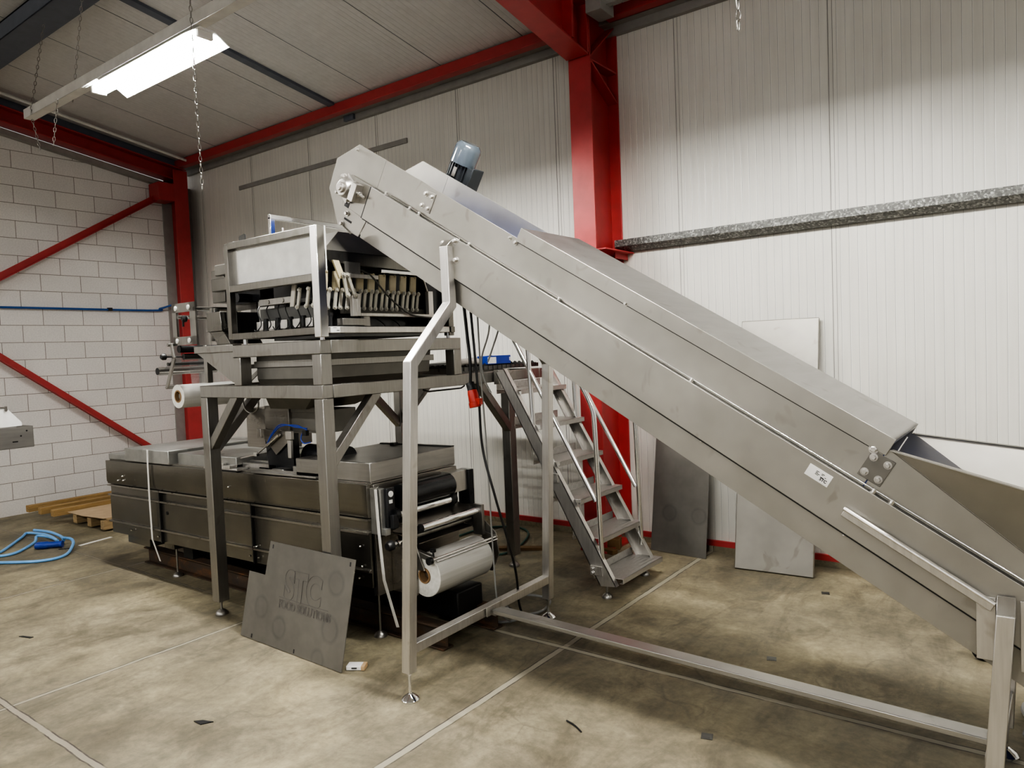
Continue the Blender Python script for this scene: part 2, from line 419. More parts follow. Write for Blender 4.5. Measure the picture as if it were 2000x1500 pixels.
# main red column (x -3.24..-3.03) with haunch stiffeners, and its rafter
cx = -3.135
c = hbeam((cx, 5.54, 0), (cx, 5.54, 4.55), .208, .48)
c.bb((cx-.1, 5.31, 4.10), (cx+.1, 5.77, 4.115))
c.prism([(cx-.1, 5.31, 4.12), (cx-.1, 5.77, 3.86), (cx-.1, 5.77, 3.845), (cx-.1, 5.31, 4.10)], (.2, 0, 0))
c.prism([(cx-.1, 5.31, 4.13), (cx-.1, 5.77, 4.52), (cx-.1, 5.77, 4.505), (cx-.1, 5.31, 4.115)], (.2, 0, 0))
c.bb((cx-.13, 5.26, 0), (cx+.13, 5.785, .02))
struct(c.build('red_column', 'red_paint', bev=.003), 'wide red steel column against the white wall behind the conveyor', 'column')
z0 = 4.125
r = hbeam((cx, 5.31, z0+.21), (cx, -4, z0+.21+.165*9.31), .208, .42)
r.bb((cx-.1, 5.05, 4.2), (cx+.1, 5.075, 4.52)); r.bb((cx-.1, 5.28, 4.15), (cx+.1, 5.30, 4.54))
struct(r.build('red_rafter', 'red_paint', bev=.003), 'red steel rafter rising from the top of the wide red column', 'rafter')
# corner column and sloping end rafter on the block wall
c = hbeam((-9.86, 5.50, 0), (-9.86, 5.50, 4.42), .20, .28, side=(0,1,0))
c.bb((-9.98, 5.18, 3.98), (-9.72, 5.40, 4.22))
struct(c.build('corner_column', 'red_paint', bev=.003), 'red steel column in the corner between block wall and white wall', 'column')
struct(MB().bb((XW, 5.36, 0), (XW+.02, 5.785, 4.25)).build('trim_6', 'grey_paint'), 'grey flashing strip on the block wall beside the corner column', 'flashing')
r = hbeam((-9.86, 5.60, 4.26+.10), (-9.86, -3, 4.26+.10+.165*8.6), .2, .19)
struct(r.build('end_rafter', 'red_paint', bev=.003), 'red steel rafter sloping along the top of the block wall', 'rafter')
struct(MB().prism([(XW, 5.6, 4.17), (XW, -3, 5.59), (XW, -3, 5.66), (XW, 5.6, 4.24)], (.09, 0, 0)).build('trim_7', 'grey_paint'), 'grey flashing under the sloping red rafter on the block wall', 'flashing')
struct(MB().prism([(-9.88, 5.6, 4.47), (-9.88, -3, 5.89), (-9.88, -3, 6.03), (-9.88, 5.6, 4.57)], (.03, 0, 0)).build('trim_8', 'purlin_paint'), 'blue grey closure strip between red end rafter and roof', 'closure strip')
# red eaves tie between the columns
struct(MB().bb((-9.86, 5.50, 4.47), (-3.24, 5.60, 4.575)).build('eaves_beam', 'red_paint', bev=.006), 'red eaves beam running from the corner column to the wide red column', 'beam')
struct(MB().bb((-3.03, 5.55, 4.50), (8, 5.66, 4.64)).build('eaves_beam', 'red_paint', bev=.006), 'red eaves beam right of the wide red column', 'beam')
struct(MB().bb((-3.0, 5.2, 4.42), (-2.86, 5.42, 4.56)).bar((-3.02, 5.30, 4.50), (-2.4, 5.36, 4.53), .06).build('trim_9', 'grey_paint', bev=.004), 'grey clamp bracket in the corner above the red column', 'bracket')
# purlins under the roof sheets
def purlin(y, w=.17, h=.2):
    mb = MB(); z = zc(y)
    mb.bb((XW+.1, y-w/2, z-.02), (3, y+w/2, z)); mb.bb((XW+.1, y-w/2, z-h), (3, y-w/2+.01, z)); mb.bb((XW+.1, y-w/2, z-h), (3, y+w/2, z-h+.012))
    return mb
struct(purlin(2.92, .26, .16).build('roof_purlin', 'purlin_paint', bev=.004), 'blue grey roof purlin nearest the top left corner', 'purlin')
bm_ = MB(); a = V(-6.49, 5.5, 0); d_ = V(-6.68, 1.0, 0)
bm_.prism([(-6.53, 5.5, zc(5.5)-.03), (-6.43, 5.5, zc(5.5)-.03), (-6.43, -3, zc(-3)-.03), (-6.53, -3, zc(-3)-.03)], (0, 0, .05))
struct(bm_.build('roof_strut', 'purlin_paint', bev=.004), 'blue grey roof strut running up the slope behind the lamp', 'strut')
struct(MB().bb((-6.52, 5.70, 4.44), (-6.36, 5.78, 4.53)).build('trim_10', 'purlin_paint'), 'dark blue cleat on the eaves below the roof strut', 'cleat')
# thin white pipe under the roof along the end wall
pz = [(-9.55, y, zc(y)-.06) for y in (5.55, 3.0, 0.0, -3.0)]
struct(MB().tube(pz, .018, 10).build('roof_pipe', 'trunk_white'), 'thin white pipe running below the roof along the block wall', 'pipe')
# red braces with gussets on the block wall
bx = -9.88
b1 = MB(); b1.bar((bx, 3.0, 2.655), (bx, 5.38, 4.13), .012, .085, (0,0,1)); b1.bar((bx+.03, 3.0, 2.615), (bx+.03, 5.38, 4.09), .06, .01, (0,0,1)); b1.bolt((bx+.02, 5.36, 4.12), (1,0,0), .012)
struct(b1.build('wall_brace', 'red_paint', bev=.002), 'upper red diagonal brace rising to the corner column on the block wall', 'brace')
b2 = MB(); b2.bar((bx, 2.9, 2.16), (bx, 5.4, .25), .012, .085, (0,0,1)); b2.bar((bx+.03, 2.9, 2.12), (bx+.03, 5.4, .21), .06, .01, (0,0,1))
struct(b2.build('wall_brace', 'red_paint', bev=.002), 'lower red diagonal brace falling to the right on the block wall', 'brace')
# blue compressed air pipe
p = smooth_path([(-9.95, -2, 2.49), (-9.95, 3, 2.49), (-9.95, 5.05, 2.485), (-9.93, 5.2, 2.51), (-9.85, 5.34, 2.56)], 6)
pipe = struct(MB().tube(p, .014, 10).build('air_pipe', 'pipe_blue'), 'blue air pipe running level across the block wall', 'pipe')
cl_ = MB().bb((-9.975, 4.52, 2.47), (-9.93, 4.57, 2.51)).build('pipe_clip', 'black_rubber', pipe)
# galvanised wall rail
g = MB(); g.prism([(-3.06,YW,2.66),(-3.06,YW-.115,2.66),(-3.06,YW-.115,2.60),(-3.06,YW-.05,2.563),(-3.06,YW,2.563)], (11,0,0))
struct(g.build('wall_rail', 'galvanised', bev=.002), 'galvanised steel rail fixed level on the white wall right of the red column', 'rail')
struct(MB().bb((-3.33, 5.28, 2.54), (-2.93, 5.78, 2.553)).bb((-3.0, 5.55, 2.49), (-2.99, 5.78, 2.55)).build('rail_bracket', 'red_paint', bev=.002), 'red bracket plate on the column carrying the galvanised rail', 'bracket')

# ------------------------------------------------------------------ lamps on the hanging trunking
LY = 2.76; LZ = 3.87
tr = MB(); tr.bb((-7.2, 2.67, 3.93), (3, 2.75, 3.935)); tr.bb((-7.2, 2.67, 3.93), (3, 2.675, 4.01)); tr.bb((-7.2, 2.745, 3.93), (3, 2.75, 4.01))
tr.bb((-7.2, 2.67, 4.005), (3, 2.75, 4.01)); tr.bb((-7.2, 2.67, 3.93), (-7.195, 2.75, 4.01))
tag(tr.build('lamp_trunking', 'trunk_white', bev=.002), 'long white metal trunking hung from chains under the roof', 'trunking')
def make_lamp(label):
    t = thing('strip_lamp', (-5.22, LY, LZ), label, 'lamp', 'strip lamps on the trunking')
    x0, x1 = -6.0, -4.44
    rf = MB()
    for sgn in (-1, 1):
        rf.prism([(x0+.14, LY+sgn*.05, 3.925), (x0+.14, LY+sgn*.155, 3.855), (x0+.14, LY+sgn*.158, 3.858), (x0+.14, LY+sgn*.053, 3.929)], (x1-x0-.14, 0, 0))
    rf.bb((x0, LY-.053, 3.922), (x1, LY+.053, 3.93))
    rf.build('reflector', 'reflector_white', t)
    for sgn in (-1, 1):
        MB().cyl((x0+.03, LY+sgn*.032, 3.893), (x1-.06, LY+sgn*.032, 3.893), .015, 14).build('tube', 'tube_glow', t)
    for x in (x0, x1-.05): MB().bb((x, LY-.055, 3.875), (x+.028, LY+.055, 3.922)).build('lamp_holder', 'white_plastic', t, bev=.004)
    return t
lamp = make_lamp('bright fluorescent strip lamp with white reflector under the roof')
for off, lb in (((3.55, 0, 0), 'unseen fluorescent strip lamp added next along the trunking beyond the hanging chain'), ((7.1, 0, 0), 'unseen fluorescent strip lamp added at the far end of the trunking')):  # lamps further along, out of view, added to light the scene
    c = dup(lamp, None, off); c['label'] = lb
for i, off in enumerate(((-3.8, -5.7, .4), (.6, -5.7, .4), (4.6, -5.7, .4), (8.4, -5.7, .4))):  # second row out of view, added for more light from the front
    c = dup(lamp, None, off); c['label'] = ('unseen fluorescent strip lamp added in the second row, first from block wall', 'unseen fluorescent strip lamp added second in the second row', 'unseen fluorescent strip lamp added third in the second row', 'unseen fluorescent strip lamp added last of the second row')[i]

def chain(name, p0, p1, label, r=.011, sag=0.):
    mb = MB(); P0, P1 = V(*p0), V(*p1); n = max(4, int((P1-P0).length/.036)); d = (P1-P0).normalized()
    a = d.cross(V(.3,1,0)).normalized(); b = d.cross(a)
    for i in range(n):
        c = P0+(P1-P0)*((i+.5)/n) + V(0, 0, -sag*4*((i+.5)/n)*(1-(i+.5)/n)); s = a if i % 2 else b
        pts = [c + d*(.021*math.sin(q)) + s*(.009*math.cos(q)) for q in [2*PI*k/8 for k in range(8)]]
        mb.tube(pts, .0028, 5, True)
    return tag(mb.build(name, 'frame_steel'), label, 'chain', 'lamp chains')
chain('hanging_chain', (-4.43, 2.64, 4.98), (-4.41, 2.64, 2.857), 'long steel chain hanging free past the end of the lit lamp')
chain('hanging_chain', (-.9, 2.65, 4.2), (-.9, 2.65, 2.857), 'short chain end hanging at top right before the white wall')
chain('trunking_chain', (-6.25, 2.8, 4.72), (-6.47, 2.77, 3.93), 'chain holding up the trunking, left of the lamp, nearer to it')
chain('trunking_chain', (-7.0, 2.8, 4.72), (-7.02, 2.66, 3.93), 'thin chain holding the free end of the trunking')
chain('loose_chain', (-6.49, 2.66, 3.93), (-6.62, 2.66, 3.58), 'loose chain tail hanging below the trunking, right of the pair')
chain('loose_chain', (-7.0, 2.66, 3.88), (-6.88, 2.66, 3.6), 'loose chain tail hanging below the trunking, at its free end')
chain('trunking_chain', (-4.25, 2.7, 4.9), (-4.2, 2.69, 4.0), 'chain holding the trunking above the right end of the lamp')

# ------------------------------------------------------------------ inclined conveyor
ANG = math.radians(30.9); E_ = V(math.cos(ANG), 0, -math.sin(ANG)); N_ = V(math.sin(ANG), 0, math.cos(ANG)); O_ = V(-3.282, 0, 2.806)
YN, YF = 2.93, 3.46
def K(s, y, n): return O_+E_*s+N_*n+V(0, y, 0)
def kpoly(mb, pts, y, th): return mb.prism([K(s, y, n) for s, n in pts], (0, th, 0))
def kbox(mb, s0, s1, y0, y1, n0, n1): return mb.prism([K(s0, y0, n0), K(s1, y0, n0), K(s1, y0, n1), K(s0, y0, n1)], (0, y1-y0, 0))
cv = thing('inclined_conveyor', (-1.5, 3.2, 0), 'long stainless inclined belt conveyor rising to the weigher', 'conveyor')
SE = 4.7
guard = [(-.033,.174),(-.185,.034),(-.178,-.149),(-.005,-.317),(.19,-.307),(.19,-.2),(3.12,-.01),(3.12,.148),(1.27,.160),(.6,.168)]
head = [(-.033,.174),(-.185,.034),(-.178,-.149),(-.005,-.317),(.19,-.307),(.215,-.19),(.215,.171)]
for y, th, nm in ((YN, .003, 'head_plate'), (YF-.003, .003, 'head_plate')):
    kpoly(MB(), head, y, th).build(nm, 'blasted_steel', cv, bev=.001)
def side(y, th):
    up = kpoly(MB(), [(.217,-.02),(3.158,-.02),(3.158,.146),(1.26,.158),(.217,.171)], y, th)
    lo = kpoly(MB(), [(3.162,-.02),(SE,-.02),(SE,.02),(3.673,.097),(3.19,.170),(3.162,.168)], y, th)
    return up, lo
for y, th in ((YN, .003), (YF-.003, .003)):
    up, lo = side(y, th)
    up.build('side_guard', 'blasted_steel', cv, bev=.001); lo.build('hopper_side_guard', 'blasted_steel', cv, bev=.001)
# side channels standing proud of the guards, with bolts in the ledge
for yy, dy in ((YN, -.024), (YF, .024)):
    y0, y1 = sorted((yy, yy+dy))
    kbox(MB(), .19, SE, y0, y1, -.19, 0).build('side_channel', 'blasted_steel', cv, bev=.003)
    kbox(MB(), .2, SE-.05, yy+(.004 if dy < 0 else -.007), yy+(.007 if dy < 0 else -.004), -.305, -.186).build('lower_cover', 'blasted_steel', cv, bev=.001)
lb = MB()
for s in (.52, .60, .31, 1.63, 2.39, 3.20, 3.27, 1.0): lb.bolt(K(s, YN-.012, 0), N_, .008, .014)
for s in (.235, .9, 1.75, 2.55, 3.2): lb.bolt(K(s, YN-.004, -.196), -N_, .005, .006)
lb.bolt(K(1.262, YN, .135), (0,-1,0), .009); lb.bolt(K(1.22, YN, .142), (0,-1,0), .007); lb.bolt(K(1.95, YN, .148), (0,-1,0), .008); lb.bolt(K(3.12, YN-.002, .142), (0,-1,0), .012)
lb.build('guard_screws', 'frame_steel_light', cv)
gl_ = kbox(MB(), .2, SE, YN-.0215, YN-.0185, 0, .0008); kbox(gl_, .2, SE, YN-.002, YN-.0003, 0, .0015); kbox(gl_, .2, SE, YN-.0241, YN-.003, -.1935, -.190); gl_.build('ledge_gap', 'black_rubber', cv)  # black strips stand in for the shade in the gaps along the ledge
# thin wire rod along the ledge
MB().tube([K(.35, YN-.006, .012), K(SE, YN-.006, .012)], .004, 8).build('ledge_rod', 'bright_steel', cv)
# head channel: end plate of side channel with gap, bearing with bolts
hp = MB(); kbox(hp, .0, .185, YN-.02, YN, -.186, 0); kpoly(hp, [(.0, -.0), (.0, -.05), (-.03, -.12), (.0, -.186)], YN-.02, .02)
hp.build('bearing_plate', 'blasted_steel', cv, bev=.002)
be = MB(); c0 = K(.01, YN-.022, -.083)
R45 = Matrix.Rotation(ANG+.5, 3, 'Y')
be.box(c0+V(0,-.004,0), (.125, .012, .125), R45)
be.lathe(c0+V(0,-.008,0), c0+V(0,-.05,0), [(.058,0),(.055,.4),(.046,1)], 24); be.lathe(c0+V(0,-.05,0), c0+V(0,-.075,0), [(.03,0),(.03,.6),(.018,.62),(.018,1)], 20)
for a in range(4):
    q = PI/4+a*PI/2+.95; be.bolt(c0+V(.073*math.cos(q), -.01, .073*math.sin(q)), (0,-1,0), .011, .022)
be.build('flange_bearing', 'frame_steel_light', cv, bev=.002)
tb = MB(); kbox(tb, .085, .13, YN-.075, YN-.02, -.125, -.02); tb.tube([K(.06, YN-.05, -.07), K(.19, YN-.05, -.07)], .008, 8)
tb.bolt(K(.15, YN-.05, -.07), E_, .012, .014); tb.build('belt_tensioner', 'frame_steel_light', cv, bev=.003)
sl = MB(); kbox(sl, .02, .06, YN-.022, YN-.018, -.185, -.15); kbox(sl, .03, .10, YN-.002, YN+.001, -.262, -.250); sl.build('adjusting_slot', 'black_rubber', cv)
sb = MB(); sb.bolt(K(.045, YN-.002, -.222), (0,-1,0), .011, .015); sb.bolt(K(.03, YN-.002, -.292), (0,-1,0), .011, .015); sb.bolt(K(-.03, YN-.002, .14), (0,-1,0), .006); sb.tube([K(.04, YN-.006, -.30), K(.13, YN-.006, -.315)], .004, 6)
sb.build('slot_bolts', 'frame_steel_light', cv)
# splice plates
for s0, s1, n0, n1, mt in ((.575,.66,.033,.143,'blasted_steel'), (3.118,3.208,.03,.138,'plate_steel')):
    sp = kbox(MB(), s0, s1, YN-.004, YN, n0, n1).build('splice_plate', mt, cv, bev=.001)
    for s in (s0+.018, s1-.018):
        for n in (n0+.022, n1-.022): MB().bolt(K(s, YN-.004, n), (0,-1,0), .010, .014).build('bolt', 'frame_steel_light', sp)
# folded lid over the belt
ld = MB(); kbox(ld, 1.262, 3.166, YN-.006, YF+.006, .210, .213)
kbox(ld, 3.145, 3.166, YN-.006, YF+.006, .195, .213)
ldo = ld.build('belt_lid', 'lid_steel', cv, bev=.001)
for ya in (YN-.0065, YF+.0035): kbox(MB(), 1.262, 3.166, ya, ya+.003, .143, .2125).build('lid_skirt', 'blasted_steel', ldo, bev=.0015)
gq = kbox(MB(), 1.262, 3.12, YN-.0012, YN-.0002, .1395, .1425); kbox(gq, .187, .194, YN-.0242, YN-.002, -.19, -.001); gq.build('seam_gap', 'black_rubber', cv)  # black strips painted in for the shade under the lid and in the seam
# blue belt with cleats, head drum
bt = kbox(MB(), -.02, 4.6, YN+.02, YF-.02, -.035, -.02); kbox(bt, .0, 4.6, YN+.02, YF-.02, -.24, -.225)
for k in range(14): kbox(bt, .2+k*.33, .215+k*.33, YN+.04, YF-.04, -.02, .05)
bt.cyl(K(0, YN+.02, -.13), K(0, YF-.02, -.13), .108, 28)
kbox(bt, .3, 4.5, YN+.004, YN+.018, -.03, .07); kbox(bt, .3, 4.5, YF-.018, YF-.004, -.03, .05)
bt.build('belt', 'blue_belt', cv)
# feed hopper at the low end
hA, hB = K(3.172, YN, .17), K(3.172, YF, .17)
wA, wB = K(SE, YN, -.06), K(SE, YF, -.06)
rA, rB = V(.525, 2.605, 1.105), V(.48, 3.795, 1.176)
hp = MB(); hp.sheet([hA, wA, rA], .003); hp.sheet([hB, rB, wB], .003); hp.sheet([wA, wB, rB, rA], .003)
hp.bar(hA, rA, .022, .004, (0,0,1)); hp.bar(hB, rB, .022, .004, (0,0,1)); hp.bar(rA, rB, .022, .004, (0,0,1))
hp.build('feed_hopper', 'blasted_steel', cv)
MB().tube([hA+V(0,-.002,0), wA+V(0,-.002,0)], .003, 6).build('weld_seam', 'plate_steel', cv)
# tail end
tl = kbox(MB(), SE-.01, SE, YN, YF, -.305, -.02); tl.build('tail_plate', 'blasted_steel', cv, bev=.002)
# cable channel on the side channel
ch = kbox(MB(), 3.155, 3.70, YN-.052, YN-.024, -.128, -.100); ch.tube([K(3.15, YN-.045, -.100), K(3.70, YN-.045, -.100)], .009, 10)
ch.build('cable_channel', 'frame_steel_light', cv, bev=.003)
# rating label
rl = kbox(MB(), 2.965, 3.06, YN-.0255, YN-.0243, -.072, -.024).build('rating_label', 'label_white', cv); rl['label'] = 'white rating label printed in black'
def flat_text(body, size, origin, xdir, zdir, name, m, parent, outline=0., ext=.0004, sx=1., off=0.):
    """lettering built as a mesh in the plane of xdir / zdir"""
    cu = bpy.data.curves.new(name, 'FONT'); cu.body = body; cu.size = size; cu.offset = off
    if outline: cu.fill_mode = 'NONE'; cu.bevel_depth = outline; cu.bevel_resolution = 1
    else: cu.extrude = ext
    o = bpy.data.objects.new(name, cu); COL.objects.link(o)
    dg = bpy.context.evaluated_depsgraph_get(); me = bpy.data.meshes.new_from_object(o.evaluated_get(dg)); bpy.data.objects.remove(o)
    x, z = V(*xdir).normalized(), V(*zdir).normalized(); y = x.cross(z)
    pr = parent
    while pr.parent is not None: pr = pr.parent
    M = Matrix(((x.x, z.x, y.x), (x.y, z.y, y.y), (x.z, z.z, y.z)))
    for v in me.vertices:
        c = v.co.copy(); c.x *= sx; v.co = V(*origin) + M @ c - pr.location
    me.materials.clear(); me.materials.append(MAT[m]); me.name = name
    q = bpy.data.objects.new(name, me); COL.objects.link(q); q.parent = parent
    return q
flat_text('STC', .016, K(3.022, YN-.0262, -.062), E_, N_, 'logo_text', 'ink', rl, off=.0006)
pl = MB()
for i, (a, b_) in enumerate(((2.998,3.010),(2.998,3.006),(2.998,3.016),(2.998,3.012),(3.020,3.032),(3.020,3.028),(3.036,3.042),(3.020,3.034))):
    n = -.036-(i % 4)*.0045
    kbox(pl, a, b_, YN-.0262, YN-.0254, n-.0011, n+.0011)
pl.build('print_lines', 'ink', rl)
# gear motor on the far side, axis square to the belt
gm = MB(); cy = 3.60; s0 = .165
gm.lathe(K(s0, cy, .10), K(s0, cy, .262), [(.066,0),(.066,1)], 28)
for k in range(22):
    q = 2*PI*k/22; dv = E_*math.cos(q)+V(0,1,0)*math.sin(q); tv = E_*-math.sin(q)+V(0,1,0)*math.cos(q)
    p = K(s0, cy, .10)+dv*.070; gm.prism([p-tv*.003-dv*.008, p+tv*.003-dv*.008, p+tv*.003+dv*.010, p-tv*.003+dv*.010], N_*.16)
mo = gm.build('gear_motor', 'motor_dark', cv); mo['label'] = 'dark finned gear motor with grey-blue fan cowl'
fc = MB(); fc.lathe(K(s0, cy, .252), K(s0, cy, .388), [(.085,0),(.085,.68),(.080,.86),(.066,.97),(.062,1)], 36); fc.build('fan_cowl', 'motor_grey', mo)
tbx = MB(); kbox(tbx, s0+.07, s0+.125, cy-.03, cy+.06, .10, .255); kbox(tbx, s0+.12, s0+.132, cy-.038, cy+.068, .09, .265); tbx.build('terminal_box', 'motor_dark', mo, bev=.005)
npz = MB().box(K(s0+.025, cy-.080, .20), (.028, .004, .06), Matrix.Rotation(ANG, 3, 'Y')); npz.build('name_plate', 'frame_steel', mo)
gb = MB(); kbox(gb, s0-.09, s0+.09, cy-.10, cy+.10, -.2, .10); gb.cyl(K(0, YF, -.083), K(0, cy, -.083), .04); gb.build('gearbox', 'motor_dark', mo, bev=.01)

# supporting frame
def foot_mesh(x, y, ztop, r=.046):
    mb = MB(); mb.lathe((x, y, 0), (x, y, .036), [(r, 0), (r, .25), (r*.8, .6), (r*.35, .95), (r*.3, 1)], 24); mb.cyl((x, y, .03), (x, y, ztop+.01), .008, 10)
    mb.lathe((x, y, ztop-.012), (x, y, ztop), [(.015, 0), (.015, 1)], 6)
    return mb
T = .054
def cleg(pts, fx, fy, fz):
    l = MB().path_bar(pts, T, T, (1, 0, 0)).build('leg', 'frame_steel_light', cv, bev=.003)
    foot_mesh(fx, fy, fz).build('leveling_foot', 'chrome', l)
    return l
l1 = cleg([(-2.605,2.525,.145),(-2.545,2.575,1.695),(-2.549,2.888,1.995),(-2.552,2.888,2.30)], -2.605, 2.525, .145)
cap = MB().prism([(-2.579,2.861,2.30),(-2.579,2.915,2.30),(-2.579,2.915,2.345)], (.054, 0, 0)); cap.build('end_cap', 'bright_steel', l1, bev=.002)
bp = MB().bb((-2.60, 2.908, 2.20), (-2.478, 2.913, 2.335))
bp.bolt((-2.503, 2.908, 2.325), (0,-1,0), .012, .018); bp.bolt((-2.503, 2.908, 2.225), (0,-1,0), .012, .018); bp.bolt((-2.592, 2.908, 2.325), (0,-1,0), .010, .012)
bp.build('mounting_plate', 'frame_steel_light', l1, bev=.004)
cleg([(-2.627,3.811,.13),(-2.567,3.82,1.66),(-2.565,3.51,1.97),(-2.565,3.51,2.28)], -2.627, 3.811, .13)
l3 = cleg([(-.172,2.868,.13),(-.128,2.868,.80)], -.172, 2.868, .13)
MB().prism([(-.155,2.841,.80),(-.155,2.895,.80),(-.155,2.895,.852)], (.054, 0, 0)).build('end_cap', 'bright_steel', l3, bev=.002)
mp = MB().bb((-.215, 2.898, .62), (-.158, 2.904, .84)); mp.bolt((-.185, 2.898, .815), (0,-1,0), .014, .01)
mp.build('mounting_plate', 'frame_steel_light', l3, bev=.006); mp = MB(); mp.bb((-.09, 2.898, .60), (0.03, 2.904, .84)); mp.bolt((-.055, 2.898, .745), (0,-1,0), .014, .02); mp.bolt((-.005, 2.898, .815), (0,-1,0), .014, .01)
mp.build('mounting_plate', 'frame_steel_light', l3, bev=.006)
sm_ = MB().bb((-.068, 2.894, .64), (-.044, 2.899, .80)); sm_.build('slot', 'black_rubber', l3)
cleg([(-.16,3.50,.13),(-.128,3.50,.82)], -.16, 3.50, .13)
MB().bar((-2.603,2.55,.262), (-2.622,3.79,.262), .05, .05).build('cross_bar', 'frame_steel_light', cv, bev=.003)
MB().bar((-.168,2.89,.262), (-.158,3.48,.262), .05, .05).build('cross_bar', 'frame_steel_light', cv, bev=.003)
rb = MB().bar((-2.56,3.20,.258), (-.19,3.085,.258), .082, .024); rb.bar((-2.585,3.202,.245), (-2.55,3.198,.245), .05, .03)
rb.build('floor_rail', 'lid_steel', cv, bev=.003)
MB().bb((-2.578, 3.12, .24), (-2.572, 3.16, .29)).build('rail_gusset', 'frame_steel_light', cv)
# castor wheel under the tail
cw = MB().lathe((-.30, 4.46, .055), (-.30, 4.505, .055), [(.045,0),(.055,.15),(.055,.85),(.045,1)], 24)
ct = thing('castor_wheel', (-.30, 4.48, 0), 'small black castor wheel standing on the floor behind the low end of conveyor', 'castor')
cw.build('wheel', 'black_rubber', ct); MB().bb((-.335, 4.445, .06), (-.265, 4.455, .13)).bb((-.335, 4.51, .06), (-.265, 4.52, .13)).bb((-.34, 4.445, .125), (-.26, 4.52, .132)).build('fork', 'bright_steel', ct, bev=.002)
# ------------------------------------------------------------------ steel stand under the weigher
st = thing('weigher_stand', (-4.02, 3.65, 0), 'stainless steel stand of square tube legs and braces carrying the weigher', 'stand')
Q = .08
def sleg(x, y, z1, fz=.095):
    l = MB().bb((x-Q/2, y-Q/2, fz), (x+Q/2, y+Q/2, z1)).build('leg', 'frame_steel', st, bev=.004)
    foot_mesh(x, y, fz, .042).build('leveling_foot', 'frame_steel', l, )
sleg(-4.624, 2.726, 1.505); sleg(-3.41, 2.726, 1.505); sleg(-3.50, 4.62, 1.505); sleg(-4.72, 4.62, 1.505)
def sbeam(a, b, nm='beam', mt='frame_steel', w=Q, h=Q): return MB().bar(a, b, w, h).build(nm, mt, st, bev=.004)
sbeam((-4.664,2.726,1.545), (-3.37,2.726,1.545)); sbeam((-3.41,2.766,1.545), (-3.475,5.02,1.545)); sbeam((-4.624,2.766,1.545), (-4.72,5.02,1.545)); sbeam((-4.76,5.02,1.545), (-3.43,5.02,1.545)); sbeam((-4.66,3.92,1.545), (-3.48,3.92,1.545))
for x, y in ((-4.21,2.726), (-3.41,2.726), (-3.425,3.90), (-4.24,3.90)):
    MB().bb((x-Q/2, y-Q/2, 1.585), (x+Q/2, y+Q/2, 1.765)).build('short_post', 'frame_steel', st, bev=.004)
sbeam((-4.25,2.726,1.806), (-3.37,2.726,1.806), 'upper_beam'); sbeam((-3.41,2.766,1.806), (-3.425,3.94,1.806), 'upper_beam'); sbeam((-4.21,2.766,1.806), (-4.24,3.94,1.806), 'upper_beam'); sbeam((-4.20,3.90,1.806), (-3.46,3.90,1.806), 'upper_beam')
MB().bb((-4.71, 2.686, 1.805), (-4.245, 2.74, 1.852)).build('side_arm', 'frame_steel', st, bev=.003)
MB().prism([(-4.70,2.70,1.806),(-4.27,2.70,1.806),(-4.25,2.70,1.60),(-4.285,2.70,1.605)], (0, .012, 0)).build('arm_gusset', 'frame_steel', st, bev=.001)
def sbr(a, b): MB().bar(a, b, .06, .06).build('brace', 'frame_steel', st, bev=.003)
sbr((-4.60,2.726,1.17), (-4.27,2.726,1.52)); sbr((-3.412,2.75,1.12), (-3.42,3.14,1.52)); sbr((-3.45,4.18,1.52), (-3.49,4.60,1.12)); sbr((-4.635,2.76,1.15), (-4.65,3.14,1.52)); sbr((-4.70,4.16,1.52), (-4.72,4.60,1.12)); sbr((-4.34,4.62,1.5), (-4.7,4.62,1.15))
MB().bb((-5.05,4.2,1.585),(-4.66,4.4,1.605)).build('deck_shelf', 'dark_steel', st)
gr = MB()
for k in range(18):
    y = 4.02+k*.058; gr.bb((-4.70, y, 1.60), (-3.48, y+.004, 1.635))
    for j in range(26): gr.prism([(-4.69+j*.046, y, 1.635), (-4.65+j*.046, y, 1.635), (-4.67+j*.046, y, 1.652)], (0, .004, 0))
for k in range(8): gr.bb((-4.70+k*.172, 4.0, 1.60), (-4.69+k*.172, 5.05, 1.63))
gr.build('deck_grating', 'dark_steel', st)
MB().bb((-4.70, 4.0, 1.585), (-3.46, 4.01, 1.625)).build('deck_edge', 'frame_steel', st)
bx_ = MB().bb((-3.405, 4.33, 1.488), (-3.36, 4.47, 1.597)); bx_.bolt((-3.36, 4.44, 1.565), (1,0,0), .012); bx_.bolt((-3.36, 4.44, 1.52), (1,0,0), .012); bx_.build('stair_bracket', 'frame_steel', st, bev=.002)
MB().tube([(-3.40,3.55,1.5),(-3.40,3.6,1.485),(-3.41,3.95,1.485),(-3.41,3.99,1.50)], .006, 8).build('cable_hook', 'black_rubber', st)

